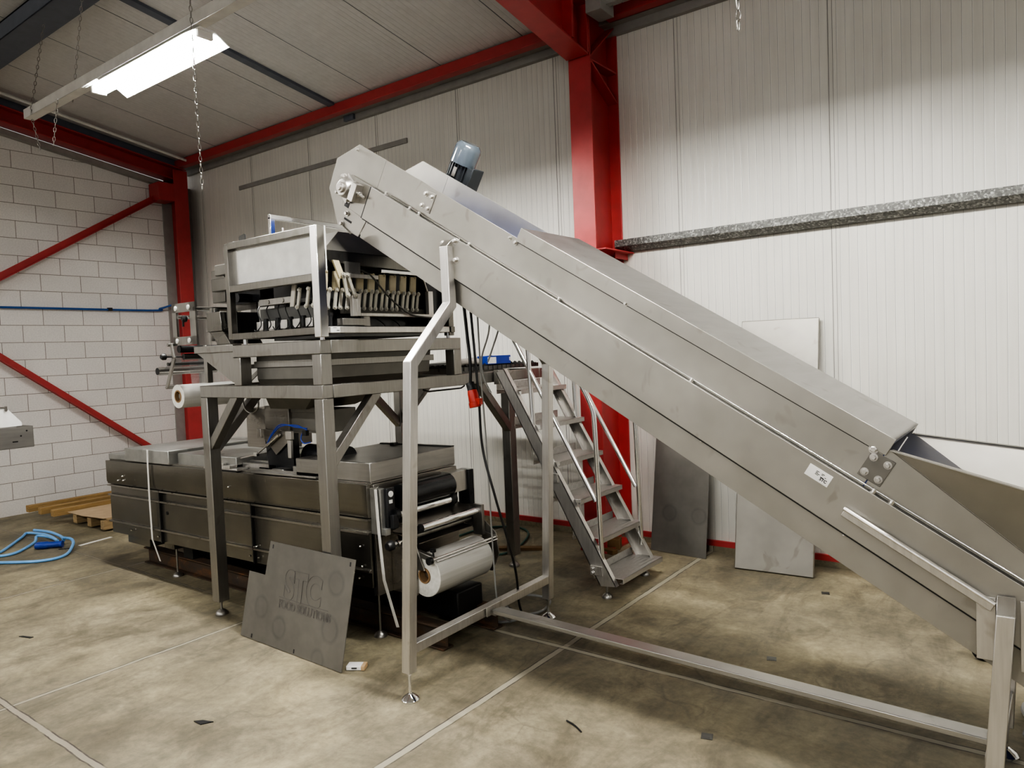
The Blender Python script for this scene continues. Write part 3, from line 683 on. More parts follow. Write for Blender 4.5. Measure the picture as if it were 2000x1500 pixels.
# ------------------------------------------------------------------ multihead weigher
wg = thing('multihead_weigher', (-3.82, 3.26, 1.87), 'stainless multihead weigher with blank white front panel on the stand', 'weigher')
YW0 = 2.68; P = .042
wf = MB()
def wbar(a, b, mt='weigher_steel', nm='frame_bar', w=P): return MB().bb(a, b).build(nm, mt, wg, bev=.003)
x0, x1 = -4.275, -3.345
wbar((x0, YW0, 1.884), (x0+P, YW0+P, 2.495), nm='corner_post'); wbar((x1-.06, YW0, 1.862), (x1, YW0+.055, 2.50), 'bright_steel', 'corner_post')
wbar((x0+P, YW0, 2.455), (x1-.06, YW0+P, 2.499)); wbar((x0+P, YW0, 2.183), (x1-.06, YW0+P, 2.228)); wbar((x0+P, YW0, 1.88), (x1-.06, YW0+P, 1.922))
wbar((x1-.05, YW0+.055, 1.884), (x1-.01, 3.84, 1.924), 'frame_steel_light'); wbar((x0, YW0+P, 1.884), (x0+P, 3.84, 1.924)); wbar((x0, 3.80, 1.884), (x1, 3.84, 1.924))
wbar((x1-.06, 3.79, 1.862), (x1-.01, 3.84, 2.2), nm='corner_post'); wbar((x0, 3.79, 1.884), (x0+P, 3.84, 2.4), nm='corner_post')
wbar((x0, YW0+P, 2.47), (x0+P, 3.5, 2.50)); wbar((x1-.05, YW0+.055, 2.30), (x1-.045, YW0+.06, 2.49), 'white_plastic', 'edge_strip')
wbar((x1+.0, YW0+.056, 2.245), (x1+.003, YW0+.066, 2.50), 'white_plastic', 'edge_strip')
# white panel set back in its frame
MB().bb((x0+P+.06, YW0+.035, 2.228), (x1-.06, YW0+.04, 2.455)).build('front_panel', 'white_plastic', wg)
MB().bb((x0+P, YW0+.034, 2.228), (x0+P+.06, YW0+.041, 2.455)).build('panel_side', 'bright_steel', wg)
for x, y in ((x1-.03, YW0+.03), (x0+.14, YW0+.03), (x1-.03, 3.8)):
    MB().cyl((x, y, 1.846), (x, y, 1.884), .014, 12).build('foot', 'bright_steel', wg)
# chrome loading frame on top
MB().bb((-4.07, 2.88, 2.50), (-4.045, 2.915, 2.665)).bar((-4.058, 2.88, 2.667), (-4.058, 3.75, 2.667), .03, .032).bb((-4.07, 3.72, 2.45), (-4.045, 3.75, 2.667)).build('top_rail', 'chrome', wg, bev=.003)
lg = MB().prism([(-4.19,2.74,2.50),(-4.12,2.74,2.50),(-4.12,2.74,2.545),(-4.13,2.74,2.553),(-4.18,2.74,2.545),(-4.19,2.74,2.535)], (0,.006,0)); lg.build('lifting_lug', 'dark_steel', wg)
MB().bb((-4.27, 2.75, 2.50), (-4.235, 2.88, 2.512)).bar((-4.25, 2.73, 2.512), (-4.2, 2.9, 2.53), .03, .004).build('top_strip', 'white_plastic', wg)
MB().cyl((-3.7, 2.72, 2.499), (-3.7, 2.72, 2.53), .007, 8).build('pin', 'bright_steel', wg)
# dispersion cone cover and feeder trough
a = [(-4.18,2.76,2.37),(-3.385,2.76,2.37),(-3.385,3.62,2.37),(-4.18,3.62,2.37)]; b_ = [(-4.05,2.99,2.515),(-3.52,2.99,2.515),(-3.52,3.42,2.515),(-4.05,3.42,2.515)]
MB().add([V(*p) for p in a+b_], [(3,2,1,0),(4,5,6,7),(0,1,5,4),(1,2,6,5),(2,3,7,6),(3,0,4,7)]).build('cone_cover', 'plate_steel', wg, bev=.002)
tq = [(y, z) for y, z in ((2.735,2.366),(3.62,2.366),(3.55,2.285),(2.80,2.30))]
MB().prism([(-3.385, y, z) for y, z in tq], (.006, 0, 0)).prism([(-3.40, y, z) for y, z in tq], (-.7, 0, 0)).build('feeder_trough', 'weigher_steel', wg, bev=.001)
MB().bb((-3.40, 3.2, 2.262), (-3.378, 3.56, 2.282)).build('trough_rail', 'bright_steel', wg, bev=.001)
# dark machine body behind the linkages
MB().bb((-4.15, 2.95, 1.93), (-3.52, 3.70, 2.36)).build('inner_body', 'black_gloss', wg)
MB().bb((-4.18, 2.86, 1.985), (-3.50, 2.90, 2.075)).bb((-4.16, 2.84, 2.09), (-3.6, 2.86, 2.115)).build('body_band', 'dark_steel', wg, bev=.002)
MB().bb((-3.47, 2.93, 2.005), (-3.44, 3.70, 2.045)).build('body_band', 'plate_steel', wg, bev=.002)
MB().bb((-3.52, 3.64, 1.93), (-3.41, 3.79, 2.36)).build('rear_cover', 'black_gloss', wg)
# bucket linkages along the right side: cream upper arms, pale lower links
ua = MB().prism([(-3.43,-.030,2.255),(-3.43,.022,2.255),(-3.43,.010,2.14),(-3.43,-.042,2.14)], (.012, 0, 0)); ua.bolt((-3.418,-.03,2.15), (1,0,0), .007, .006); ua.bolt((-3.418,-.0,2.15), (1,0,0), .007, .006); ua.bolt((-3.418,.008,2.25), (1,0,0), .006, .006)
def at_y(mb, y, dx=0, dz=0):
    q = MB(); q.v = [(p[0]+dx, p[1]+y, p[2]+dz) for p in mb.v]; q.f = mb.f; return q
first = at_y(ua, 2.79).build('upper_arm', 'cream_plastic', wg)
for k in range(1, 9): dup(first, wg, (0, .0925*k, 0))
ll = MB().prism([(-3.415,-.002,2.150),(-3.415,.018,2.150),(-3.415,-.004,2.030),(-3.415,-.024,2.030)], (.010, 0, 0)); ll.bolt((-3.405,.008,2.142), (1,0,0), .010, .008); ll.bolt((-3.405,-.014,2.038), (1,0,0), .010, .008)
first = at_y(ll, 2.80).build('link', 'pale_arm', wg)
for k in range(1, 17): dup(first, wg, (0, .0465*k+(.006 if k % 2 else 0), 0))
# links seen through the front frame
lf = MB().prism([(.008,2.755,2.165),(.030,2.755,2.165),(.0,2.755,2.045),(-.022,2.755,2.045)], (0, .010, 0)); lf.bolt((.019,2.755,2.155), (0,-1,0), .010, .008); lf.bolt((-.010,2.755,2.055), (0,-1,0), .010, .008)
def at_x(mb, x):
    q = MB(); q.v = [(p[0]+x, p[1], p[2]) for p in mb.v]; q.f = mb.f; return q
first = at_x(lf, -3.64).build('link', 'pale_arm', wg)
dup(first, wg, (.085, 0, 0)); dup(first, wg, (.15, 0, 0))
MB().prism([(-3.70,2.76,2.19),(-3.66,2.76,2.19),(-3.69,2.76,2.06),(-3.73,2.76,2.06)], (0,.012,0)).build('end_link_plate', 'pale_arm', wg, bev=.002)
MB().bb((-4.10, 2.80, 2.09), (-3.75, 2.83, 2.13)).cyl((-4.0,2.795,2.11), (-4.0,2.80,2.11), .014, 12).cyl((-3.85,2.795,2.11), (-3.85,2.80,2.11), .014, 12).build('pivot_bar', 'frame_steel', wg, bev=.002)
# the larger double link with its bracket arm
MB().prism([(-3.37,2.80,2.31),(-3.37,2.845,2.31),(-3.37,2.89,2.205),(-3.37,2.845,2.205)], (.014, 0, 0)).build('swing_arm', 'cream_plastic', wg, bev=.001)
dl_ = MB()
for ya, yb in ((2.855, 2.875), (2.885, 2.935)):
    dl_.prism([(-3.355,ya,2.235),(-3.355,ya+.022,2.235),(-3.355,yb+.027,2.10),(-3.355,yb+.005,2.10)], (.010, 0, 0)); dl_.bolt((-3.345,ya+.01,2.225), (1,0,0), .011, .01); dl_.bolt((-3.345,yb+.016,2.108), (1,0,0), .011, .01)
dl_.build('swing_link', 'pale_arm', wg)
MB().bb((-3.385, 2.89, 2.215), (-3.36, 3.155, 2.24)).build('bracket_arm', 'frame_steel_light', wg, bev=.002)
MB().bb((-3.38, 2.90, 2.24), (-3.37, 3.02, 2.31)).build('bracket_plate', 'frame_steel', wg, bev=.001)
MB().bb((-3.385, 2.935, 1.985), (-3.355, 2.985, 2.11)).bb((-3.36, 2.965, 1.985), (-3.35, 2.99, 2.12)).build('drive_post', 'frame_steel_light', wg, bev=.002)
MB().bb((-3.40, 2.845, 1.93), (-3.35, 3.03, 1.972)).bb((-3.39, 3.02, 1.925), (-3.36, 3.07, 1.985)).build('drive_box', 'frame_steel', wg, bev=.002)
MB().bb((-3.40, 3.0, 1.986), (-3.36, 3.80, 2.006)).build('drip_tray', 'frame_steel_light', wg, bev=.002)
MB().bb((-3.39, 3.60, 1.99), (-3.36, 3.645, 2.16)).bar((-3.37, 3.57, 2.24), (-3.37, 3.6, 2.16), .01, .008).build('rear_post', 'frame_steel_light', wg, bev=.002)
# load cell row: grey boxes with black cable glands and looped leads
lc = MB().bb((-4.14, 2.80, 1.935), (-4.07, 2.84, 1.99)); lc_o = lc.build('load_cell', 'frame_steel_light', wg, bev=.002)
for k in range(1, 6): dup(lc_o, wg, (.125*k, 0, 0))
gl = MB().cyl((-4.03, 2.80, 1.93), (-4.03, 2.80, 1.995), .013, 10).cyl((-4.03, 2.80, 1.99), (-4.03, 2.80, 2.005), .018, 10); gl_o = gl.build('cable_gland', 'black_rubber', wg)
for k in range(1, 6): dup(gl_o, wg, (.125*k, 0, 0))
for k in range(7):
    x = -4.08+.1*k; r1 = random.uniform(-.02, .02)
    MB().tube(smooth_path([(x-.06, 2.85, 2.11), (x-.03+r1, 2.80, 2.06), (x+.03, 2.775, 1.98+r1), (x+.0, 2.76, 1.93), (x-.05, 2.775, 1.945+r1)], 6), .0035, 6).build('lead', 'black_rubber', wg)
for k in range(5):
    y = 2.95+.13*k
    MB().tube(smooth_path([(-3.5, y, 2.0), (-3.42, y+.03, 1.94), (-3.40, y+.01, 1.90), (-3.45, y-.04, 1.885)], 6), .0035, 6).build('lead', 'black_rubber', wg)
MB().tube(smooth_path([(-3.385, 3.03, 2.27), (-3.36, 3.10, 2.23), (-3.345, 3.22, 2.11), (-3.34, 3.38, 2.01), (-3.35, 3.55, 1.985), (-3.36, 3.8, 1.98)], 8), .006, 8).build('drive_cable', 'dark_steel', wg)
MB().bb((-4.1, 2.9, 1.865), (-3.4, 3.7, 1.883)).build('base_pan', 'dark_steel', wg)
sk = MB().bb((x1-.0095, 2.755, 1.888), (x1-.0085, 2.825, 1.922)).build('rating_label', 'label_white', wg)
MB().bb((x1-.0088, 2.775, 1.914), (x1-.008, 2.80, 1.917)).bb((x1-.0088, 2.80, 1.898), (x1-.008, 2.82, 1.902)).build('print_lines', 'ink', sk)
# bucket housings on the left side
for a, b_, mt in (((-4.80,2.90,2.16),(-4.64,3.3,2.39),'weigher_steel'), ((-4.72,2.88,2.345),(-4.30,3.3,2.42),'plate_steel'), ((-4.74,2.86,2.235),(-4.29,3.0,2.325),'weigher_steel')):
    MB().bb(a, b_).build('side_housing', mt, wg, bev=.006)
MB().prism([(-4.655,2.76,2.08),(-4.49,2.76,2.08),(-4.475,2.76,1.95),(-4.655,2.76,1.95)], (0,.3,0)).prism([(-4.65,2.77,1.95),(-4.48,2.77,1.95),(-4.40,2.77,1.86),(-4.55,2.77,1.86)], (0,.25,0)).build('discharge_bucket', 'weigher_steel', wg, bev=.003)
MB().bb((-4.475, 2.80, 1.97), (-4.44, 2.82, 2.085)).bb((-4.435, 2.83, 1.92), (-4.40, 2.85, 2.06)).build('bucket_hinge', 'dark_steel', wg)
MB().bb((-4.64, 2.95, 2.14), (-4.30, 3.2, 2.26)).cyl((-4.42, 2.85, 2.17), (-4.42, 3.0, 2.17), .03, 14).build('side_drive', 'black_gloss', wg)

# ------------------------------------------------------------------ collecting funnel and drop chute below the weigher
fu = thing('collecting_funnel', (-4.0, 3.2, 1.5), 'grey sheet steel collecting funnel hanging inside the stand under the weigher', 'funnel')
a = [(-4.16,2.80,1.80),(-3.50,2.80,1.80),(-3.50,3.75,1.80),(-4.16,3.75,1.80)]; b_ = [(-4.16,2.80,1.62),(-3.50,2.80,1.62),(-3.50,3.72,1.62),(-4.16,3.72,1.62)]; c_ = [(-4.30,2.98,1.41),(-3.92,2.98,1.41),(-3.92,3.40,1.41),(-4.30,3.40,1.41)]
MB().add([V(*p) for p in a+b_+c_], [(0,1,2,3),(0,1,5,4),(1,2,6,5),(2,3,7,6),(3,0,4,7),(4,5,9,8),(5,6,10,9),(6,7,11,10),(7,4,8,11)]).build('funnel_body', 'plate_steel', fu)
MB().bb((-4.17,2.785,1.695),(-3.49,2.80,1.735)).bb((-3.50,2.79,1.695),(-3.485,3.76,1.735)).build('stiffener', 'frame_steel', fu, bev=.002)
dc = thing('drop_chute', (-4.27, 3.05, 1.1), 'square steel drop chute with pointed flap above the packing machine', 'chute')
MB().bb((-4.40,3.0,1.26),(-4.13,3.25,1.425)).build('chute_box', 'skin_steel_light', dc, bev=.003)
MB().bb((-4.13,3.02,1.25),(-3.80,3.3,1.40)).bb((-4.12,3.01,1.385),(-3.8,3.03,1.425)).build('chute_side', 'plate_steel', dc, bev=.002)
MB().bb((-4.70,3.05,1.12),(-4.41,3.4,1.40)).build('side_cabinet', 'skin_steel_light', dc, bev=.003)
MB().prism([(-4.44,2.985,1.265),(-4.08,2.985,1.255),(-4.08,2.985,1.22),(-4.27,2.985,1.09),(-4.44,2.985,1.235)], (0,.006,0)).build('flap', 'skin_steel_light', dc, bev=.001)
MB().bb((-4.46,2.97,1.205),(-4.415,2.99,1.265)).bb((-4.13,2.965,1.205),(-4.07,2.99,1.262)).bb((-4.12,2.97,1.08),(-4.085,2.99,1.2)).build('hinge_block', 'frame_steel_light', dc, bev=.002)
MB().prism([(-4.42,3.0,1.24),(-4.10,3.0,1.24),(-4.10,3.0,.99),(-4.38,3.0,.98)], (0,.05,0)).build('chute_throat', 'black_gloss', dc)
MB().cyl((-4.12,3.15,1.08), (-3.72,3.15,1.08), .075, 24).build('belt_drum', 'black_gloss', dc)
MB().cyl((-4.20,2.965,1.235), (-4.34,2.965,1.155), .012, 12).cyl((-4.33,2.965,1.16), (-4.46,2.965,1.09), .005, 8).build('air_cylinder', 'bright_steel', dc)
MB().cyl((-4.46,2.965,1.088), (-4.98,2.99,.985), .006, 8).bb((-4.49,2.955,1.075),(-4.455,2.975,1.10)).build('push_rod', 'bright_steel', dc)
for dz in (0, .012):
    MB().tube(smooth_path([(-4.33,2.96,1.17), (-4.25,2.95,1.235+dz), (-4.15,2.95,1.295+dz), (-4.0,2.96,1.305-dz), (-3.9,2.97,1.275+dz)], 8), .004, 8).build('air_hose', 'tube_blue', dc)
MB().tube(smooth_path([(-3.93,2.96,1.27), (-3.95,2.955,1.22), (-3.92,2.955,1.19), (-3.86,2.96,1.20)], 6), .004, 8).build('air_hose', 'tube_blue', dc)
MB().bb((-3.93,2.95,1.24),(-3.89,2.975,1.275)).build('hose_tee', 'black_rubber', dc)
MB().tube(smooth_path([(-4.62,2.98,1.47), (-4.58,2.97,1.40), (-4.50,2.97,1.375), (-4.43,2.97,1.41), (-4.42,2.97,1.46)], 8), .006, 8).build('bent_wire', 'frame_steel', dc)

# ------------------------------------------------------------------ film unwinder hung at the left of the stand
uw = thing('film_unwinder', (-4.95, 2.95, 1.75), 'film unwinding unit of steel plates and rollers left of the weigher', 'film unwinder')
Y0 = 2.75
fp = MB(); xa, xb, za, zb = -5.085, -4.775, 1.872, 2.17
fp.bb((xa, Y0, zb-.065), (xb, Y0+.012, zb)); fp.bb((xa, Y0, za), (xb, Y0+.012, za+.06)); fp.bb((xa, Y0, za), (xa+.055, Y0+.012, zb)); fp.bb((xb-.075, Y0, za), (xb, Y0+.012, zb))
pf = fp.build('front_plate', 'frame_steel', uw)
for x, z in ((-5.03,2.135),(-4.86,2.135),(-5.03,1.903),(-4.87,1.903)): MB().lathe((x, Y0, z), (x, Y0-.008, z), [(.018,0),(.018,.6),(.012,1)], 16).build('cap', 'white_plastic', pf)
pb = dup(pf, uw, (.28, .30, 0))
for ch_ in list(pb.children): bpy.data.objects.remove(ch_)
pb2 = MB().bb((-4.76, Y0+.10, 1.89), (-4.735, Y0+.14, 2.12)).bb((-4.725, Y0+.10, 1.89), (-4.70, Y0+.14, 2.12)).build('guide_rail', 'frame_steel', uw, bev=.002)
for (x, z, r, ya, yb, mt) in ((-5.03,2.075,.014,Y0+.01,Y0+.3,'bright_steel'),(-4.86,2.06,.011,Y0-.01,Y0+.42,'bright_steel'),(-4.79,2.12,.016,Y0,Y0+.36,'bright_steel'),
      (-5.02,1.845,.026,Y0,Y0+.46,'black_rubber'),(-5.02,1.79,.022,Y0+.03,Y0+.46,'dark_steel'),(-5.15,1.74,.013,Y0-.02,Y0+.46,'dark_steel'),(-5.32,1.69,.030,Y0-.01,Y0+.46,'bright_steel')):
    MB().cyl((x, ya, z), (x, yb, z), r, 18).build('roller', mt, uw)
MB().cyl((-5.32, Y0-.012, 1.69), (-5.32, Y0-.002, 1.69), .026, 18).build('roller_cap', 'black_rubber', uw)
kn = MB().lathe((-5.18, Y0-.05, 1.795), (-5.18, Y0-.01, 1.795), [(.016,0),(.024,.3),(.024,.8),(.012,1)], 14); kn.cyl((-5.18,Y0-.01,1.795), (-5.03,Y0+.03,1.79), .006, 8); kn.build('knob', 'black_rubber', uw)
MB().lathe((-4.90, Y0-.03, 2.055), (-4.90, Y0, 2.055), [(.014,0),(.026,.4),(.022,1)], 14).bb((-4.90,Y0-.03,2.0),(-4.89,Y0-.02,2.04)).build('knob', 'black_rubber', uw)
lv = MB().bar((-5.085, Y0-.02, 1.885), (-5.05, Y0-.02, 1.78), .012, .03, (1,0,0)).bar((-5.05, Y0-.02, 1.785), (-5.175, Y0-.02, 1.572), .012, .032, (1,0,0)); lv.cyl((-5.175,Y0-.03,1.572), (-5.175,Y0+.45,1.572), .012, 12); lv.cyl((-5.10,Y0-.04,1.88), (-5.10,Y0+.02,1.88), .012, 12)
lv.build('dancer_lever', 'frame_steel', uw, bev=.002)
MB().prism([(-5.14,Y0+.04,1.80),(-5.30,Y0+.04,1.715),(-5.30,Y0+.44,1.715),(-5.14,Y0+.44,1.80)], (.001,0,.001)).prism([(-5.03,Y0+.04,1.83),(-4.72,Y0+.04,1.83),(-4.72,Y0+.44,1.83),(-5.03,Y0+.44,1.83)], (0,0,.001)).prism([(-5.0,Y0+.06,1.76),(-5.0,Y0+.42,1.76),(-4.98,Y0+.42,1.58),(-4.98,Y0+.06,1.58)], (.001,0,0)).build('film_web', 'film_clear', uw)
MB().bb((-4.78, Y0+.15, 1.85), (-4.55, Y0+.2, 1.885)).bb((-4.74, Y0+.02, 1.60), (-4.70, Y0+.06, 1.86)).build('support_arm', 'frame_steel', uw, bev=.003)
MB().cyl((-5.08, Y0+.02, 1.505), (-5.08, Y0+.50, 1.505), .02, 16).bar((-5.08,Y0+.49,1.505), (-4.72,Y0+.49,1.7), .03, .012, (0,1,0)).bar((-4.72,Y0+.49,1.7),(-4.72,Y0+.04,1.7), .03, .03).build('roll_shaft', 'frame_steel', uw)
fr = thing('film_roll', (-5.08, 2.98, 1.505), 'small clear film roll on the unwinder at the left of the stand', 'film roll', 'film rolls')
MB().ring((-5.08, 2.755, 1.505), (0, .43, 0), .086, .046, 40).build('film', 'film_white', fr)
MB().ring((-5.08, 2.752, 1.505), (0, .436, 0), .046, .036, 32).build('core', 'core_card', fr)
# ------------------------------------------------------------------ access stairs
sr = thing('access_stairs', (-2.9, 4.62, 0), 'open metal stairs with six chequer plate treads leading up to the stand', 'stairs')
for y0, y1 in ((4.30, 4.342), (4.90, 4.942)):
    sg = MB()
    a0, a1, b0, b1 = (-2.52,.085), (-2.395,.098), (-3.36,1.575), (-3.285,1.605)
    yy = y0 if y0 < 4.5 else y1-.006
    sg.prism([(a0[0],yy,a0[1]),(a1[0],yy,a1[1]),(b1[0],yy,b1[1]),(b0[0],yy,b0[1])], (0,.006,0))
    sg.prism([(a1[0]-.006,y0,a1[1]),(a1[0],y0,a1[1]),(b1[0],y0,b1[1]),(b1[0]-.006,y0,b1[1])], (0,y1-y0,0))
    sg.prism([(a0[0],y0,a0[1]),(a0[0]+.006,y0,a0[1]),(b0[0]+.006,y0,b0[1]),(b0[0],y0,b0[1])], (0,y1-y0,0))
    sg.build('stringer', 'frame_steel_light', sr)
tr_ = MB()
def tread(i):
    xn, zt = (-2.36-.1595*i, .147+.2605*i)
    t = MB().bb((xn-.235, 4.338, zt-.004), (xn, 4.96, zt)); 
    t.bb((xn-.004, 4.338, zt-.035), (xn, 4.96, zt)); t.bb((xn-.03, 4.338, zt-.036), (xn-.004, 4.96, zt-.033))
    t.bb((xn-.235, 4.338, zt-.035), (xn-.231, 4.96, zt)); t.bb((xn-.238, 4.345, zt), (xn-.234, 4.93, zt+.055))
    return t
t0 = tread(0).build('tread', 'diamond_plate', sr, bev=.0015)
for i in range(1, 6): dup(t0, sr, (-.1595*i, 0, .2605*i))
for yy, s in ((4.325, -1), (4.925, 1)):
    R_ = .0175
    hp = smooth_path([(-2.512,yy,.23),(-2.525,yy,.8),(-2.535,yy,1.18),(-2.545,yy,1.30),(-2.585,yy,1.40),(-2.66,yy,1.53)], 5)+[V(-2.95,yy,2.03)]
    MB().tube(hp, R_, 14).build('hand_rail', 'bright_steel', sr)
    MB().tube([(-2.545,yy,.67),(-3.06,yy,1.575),(-3.24,yy,1.89)], R_*.9, 14).build('middle_rail', 'bright_steel', sr)
    MB().tube([(-3.05,yy,1.15),(-3.08,yy,1.85),(-3.09,yy,2.2)], R_, 14).build('rail_post', 'bright_steel', sr)
for x, z in ((-2.545,.195), (-2.885,.82)):
    bk = MB().bb((x-.045, 4.288, z-.035), (x+.05, 4.30, z+.03)); bk.bolt((x-.025, 4.288, z+.012), (0,-1,0), .011, .012); bk.bolt((x-.025, 4.288, z-.018), (0,-1,0), .011, .012)
    bk.build('rail_clamp', 'frame_steel_light', sr, bev=.002)
foot_mesh(-2.487, 4.335, .10, .036).build('leveling_foot', 'frame_steel', sr); foot_mesh(-2.487, 4.915, .10, .036).build('leveling_foot', 'frame_steel', sr)

# ------------------------------------------------------------------ packaging machine (thermoformer) under the stand
pm = thing('packaging_machine', (-4.95, 3.3, 0), 'long low dark stainless packaging machine with flat lids standing under the stand', 'packaging machine')
def tilt(mb):
    mb.v = [(x, y, z+.0145*(x+3.27)) for x, y, z in mb.v]; return mb
XL, XR, YB = -6.60, -3.27, 3.68
tilt(MB().bb((XL+.05, 2.925, .36), (XR-.02, YB, .96))).build('machine_core', 'dark_steel', pm)
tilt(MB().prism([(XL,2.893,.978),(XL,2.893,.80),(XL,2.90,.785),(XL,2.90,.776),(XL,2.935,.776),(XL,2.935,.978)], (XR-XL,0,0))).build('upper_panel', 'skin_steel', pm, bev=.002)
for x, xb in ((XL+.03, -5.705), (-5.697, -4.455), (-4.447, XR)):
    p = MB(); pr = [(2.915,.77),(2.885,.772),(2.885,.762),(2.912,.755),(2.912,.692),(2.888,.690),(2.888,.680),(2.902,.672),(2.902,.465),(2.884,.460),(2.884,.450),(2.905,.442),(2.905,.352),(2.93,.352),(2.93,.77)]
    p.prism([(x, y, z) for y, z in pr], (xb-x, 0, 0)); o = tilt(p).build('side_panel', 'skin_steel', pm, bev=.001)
    rb_ = MB()
    for z in (.767, .685, .455): rb_.bb((x, 2.8815, z-.006), (xb, 2.887, z+.006))
    tilt(rb_).build('panel_rib', 'skin_steel_light', o)
tilt(MB().bb((-4.4565,2.882,.355),(-4.4455,2.912,.775))).build('panel_gap', 'black_rubber', pm)  # black strips stand in for the shade between the side panels
tilt(MB().bb((-5.7065,2.882,.355),(-5.6955,2.912,.775))).build('panel_gap', 'black_rubber', pm)
lat = MB()
for x, z in ((-6.30,.855),(-6.38,.815),(-6.29,.82),(-4.83,.87),(-4.72,.87),(-5.76,.40),(-4.50,.40),(-4.40,.40),(-6.2,.405),(-4.45,.47),(-4.42,.475),(-3.35,.60),(-3.34,.48),(-3.37,.405)):
    lat.lathe((x, 2.895, z), (x, 2.882, z), [(.008,0),(.008,.6),(.005,1)], 10)
tilt(lat).build('panel_screws', 'bright_steel', pm)
tilt(MB().cyl((-5.62,2.905,.60),(-5.62,2.897,.60),.014,14)).build('lock', 'black_rubber', pm)
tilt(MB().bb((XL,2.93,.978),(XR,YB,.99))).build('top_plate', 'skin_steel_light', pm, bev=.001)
# lids and guards along the top
def pbox(a, b, nm, mt, bev=.006): return tilt(MB().bb(a, b)).build(nm, mt, pm, bev=bev)
pbox((-6.60,2.92,.985), (-6.26,3.60,1.035), 'end_guard', 'cast_alu'); pbox((-6.26,2.90,.985), (-5.55,3.62,1.095), 'lid', 'cast_alu'); pbox((-5.9,3.62,.99), (-5.0,3.75,1.10), 'lid', 'cast_alu')
pbox((-5.50,2.95,.985), (-4.70,3.55,1.075), 'lid', 'cast_alu'); pbox((-4.70,3.2,.985), (-4.45,3.62,1.06), 'lid', 'cast_alu')
MB_ = MB()
for x, y in ((-5.2,3.05),(-4.85,3.3),(-5.0,3.02)): MB_.bb((x-.02,y-.012,1.07),(x+.02,y+.012,1.082))
tilt(MB_).build('lid_clips', 'bright_steel', pm)
pbox((-3.98,2.925,.985), (-3.268,3.69,1.105), 'lid', 'lid_steel'); pbox((-4.02,2.93,.985), (-3.80,3.2,1.05), 'end_block', 'cast_alu', .003)
tilt(MB().bb((-3.97,3.66,1.105),(-3.27,3.69,1.112)).bb((-3.8,3.6,1.105),(-3.76,3.64,1.125))).build('lid_strip', 'dark_steel', pm)
tilt(MB().bb((-5.05,2.90,.985), (-4.62,2.99,1.0)).bb((-4.78,2.895,1.0),(-4.70,3.0,1.02)).bb((-4.86,2.92,1.0),(-4.82,2.95,1.03))).build('infeed_clamp', 'frame_steel_light', pm, bev=.002)
tilt(MB().bb((-5.02,2.895,.978),(-4.62,2.90,.99))).build('clamp_edge', 'black_rubber', pm)
tilt(MB().bb((-4.7,3.0,.99),(-4.3,3.03,1.03)).bb((-4.95,3.06,.99),(-4.3,3.085,1.04))).build('film_rail', 'frame_steel_light', pm, bev=.002)
tilt(MB().bb((-4.45,2.90,.985),(-3.75,2.935,.998)).bb((-4.5,2.925,.995),(-3.75,2.93,1.015)).bb((-4.25,2.93,.99),(-4.12,3.0,1.02))).build('film_rail', 'lid_steel', pm, bev=.002)
MB().bb((-4.50,3.0,.975),(-4.0,3.6,.99)).build('film_tray', 'black_gloss', pm)
# feet
for x, y in ((-5.769,3.036),(-3.36,3.03),(-3.37,3.63),(-5.769,3.6)):
    foot_mesh(x, y, .37, .042).build('leveling_foot', 'frame_steel', pm)
MB().bb((-6.42,2.96,.22),(-6.05,3.2,.32)).bb((-5.85,2.98,.24),(-5.7,3.1,.36)).build('under_tray', 'skin_steel', pm, bev=.003)
MB().bb((-5.78,3.1,.14),(-5.64,3.25,.36)).bb((-5.45,3.2,.2),(-4.3,3.5,.34)).build('drive_unit', 'black_rubber', pm)
# film infeed at the right end
en = MB().bb((-3.285,2.93,.30),(-3.25,3.68,.975)); en.build('end_wall', 'skin_steel_light', pm, bev=.002)
MB().bb((-3.29,2.915,.30),(-3.27,2.945,.74)).build('corner_seal', 'black_rubber', pm)
MB().bb((-3.27,2.915,.68),(-3.18,2.955,.955)).bb((-3.27,2.92,.68),(-3.15,2.96,.72)).build('bearing_block', 'cast_alu', pm, bev=.002)
nb = MB().bb((-3.185,2.945,.70),(-3.155,3.01,.955)).bb((-3.15,2.955,.715),(-3.12,3.0,.80)); nb.build('bearing_cheek', 'black_gloss', pm, bev=.004)
MB().cyl((-3.155,2.975,.92),(-3.150,2.975,.92),.018,16).bb((-3.156,2.96,.865),(-3.150,2.985,.885)).build('cheek_labels', 'label_white', pm)
MB().bb((-3.24,3.68,.70),(-3.14,3.73,.955)).build('bearing_cheek', 'black_gloss', pm, bev=.004); MB().bb((-3.26,3.53,.82),(-3.16,3.68,.955)).build('bearing_block', 'frame_steel_light', pm, bev=.002)
MB().cyl((-3.17,3.06,.885),(-3.17,3.50,.885),.075,28).build('film_drum', 'black_gloss', pm)
MB().cyl((-3.15,3.0,.79),(-3.15,3.50,.79),.026,20).build('roller', 'chrome', pm); MB().cyl((-3.15,3.49,.79),(-3.15,3.53,.79),.035,20).cyl((-3.15,2.99,.79),(-3.15,3.02,.79),.034,20).build('roller_end', 'black_rubber', pm)
MB().prism([(-3.25,3.03,.755),(-3.05,3.03,.715),(-3.05,3.62,.715),(-3.25,3.62,.755)], (0,0,.004)).build('film_shelf', 'skin_steel_light', pm, bev=.001)
MB().cyl((-3.04,3.10,.70),(-3.04,3.63,.70),.024,20).build('roller', 'chrome', pm); MB().ring((-3.04,3.09,.70),(0,.012,0),.026,.012,20).build('roller_end', 'black_rubber', pm)
MB().cyl((-3.10,3.02,.645),(-3.10,3.62,.645),.018,16).build('roller', 'frame_steel', pm)
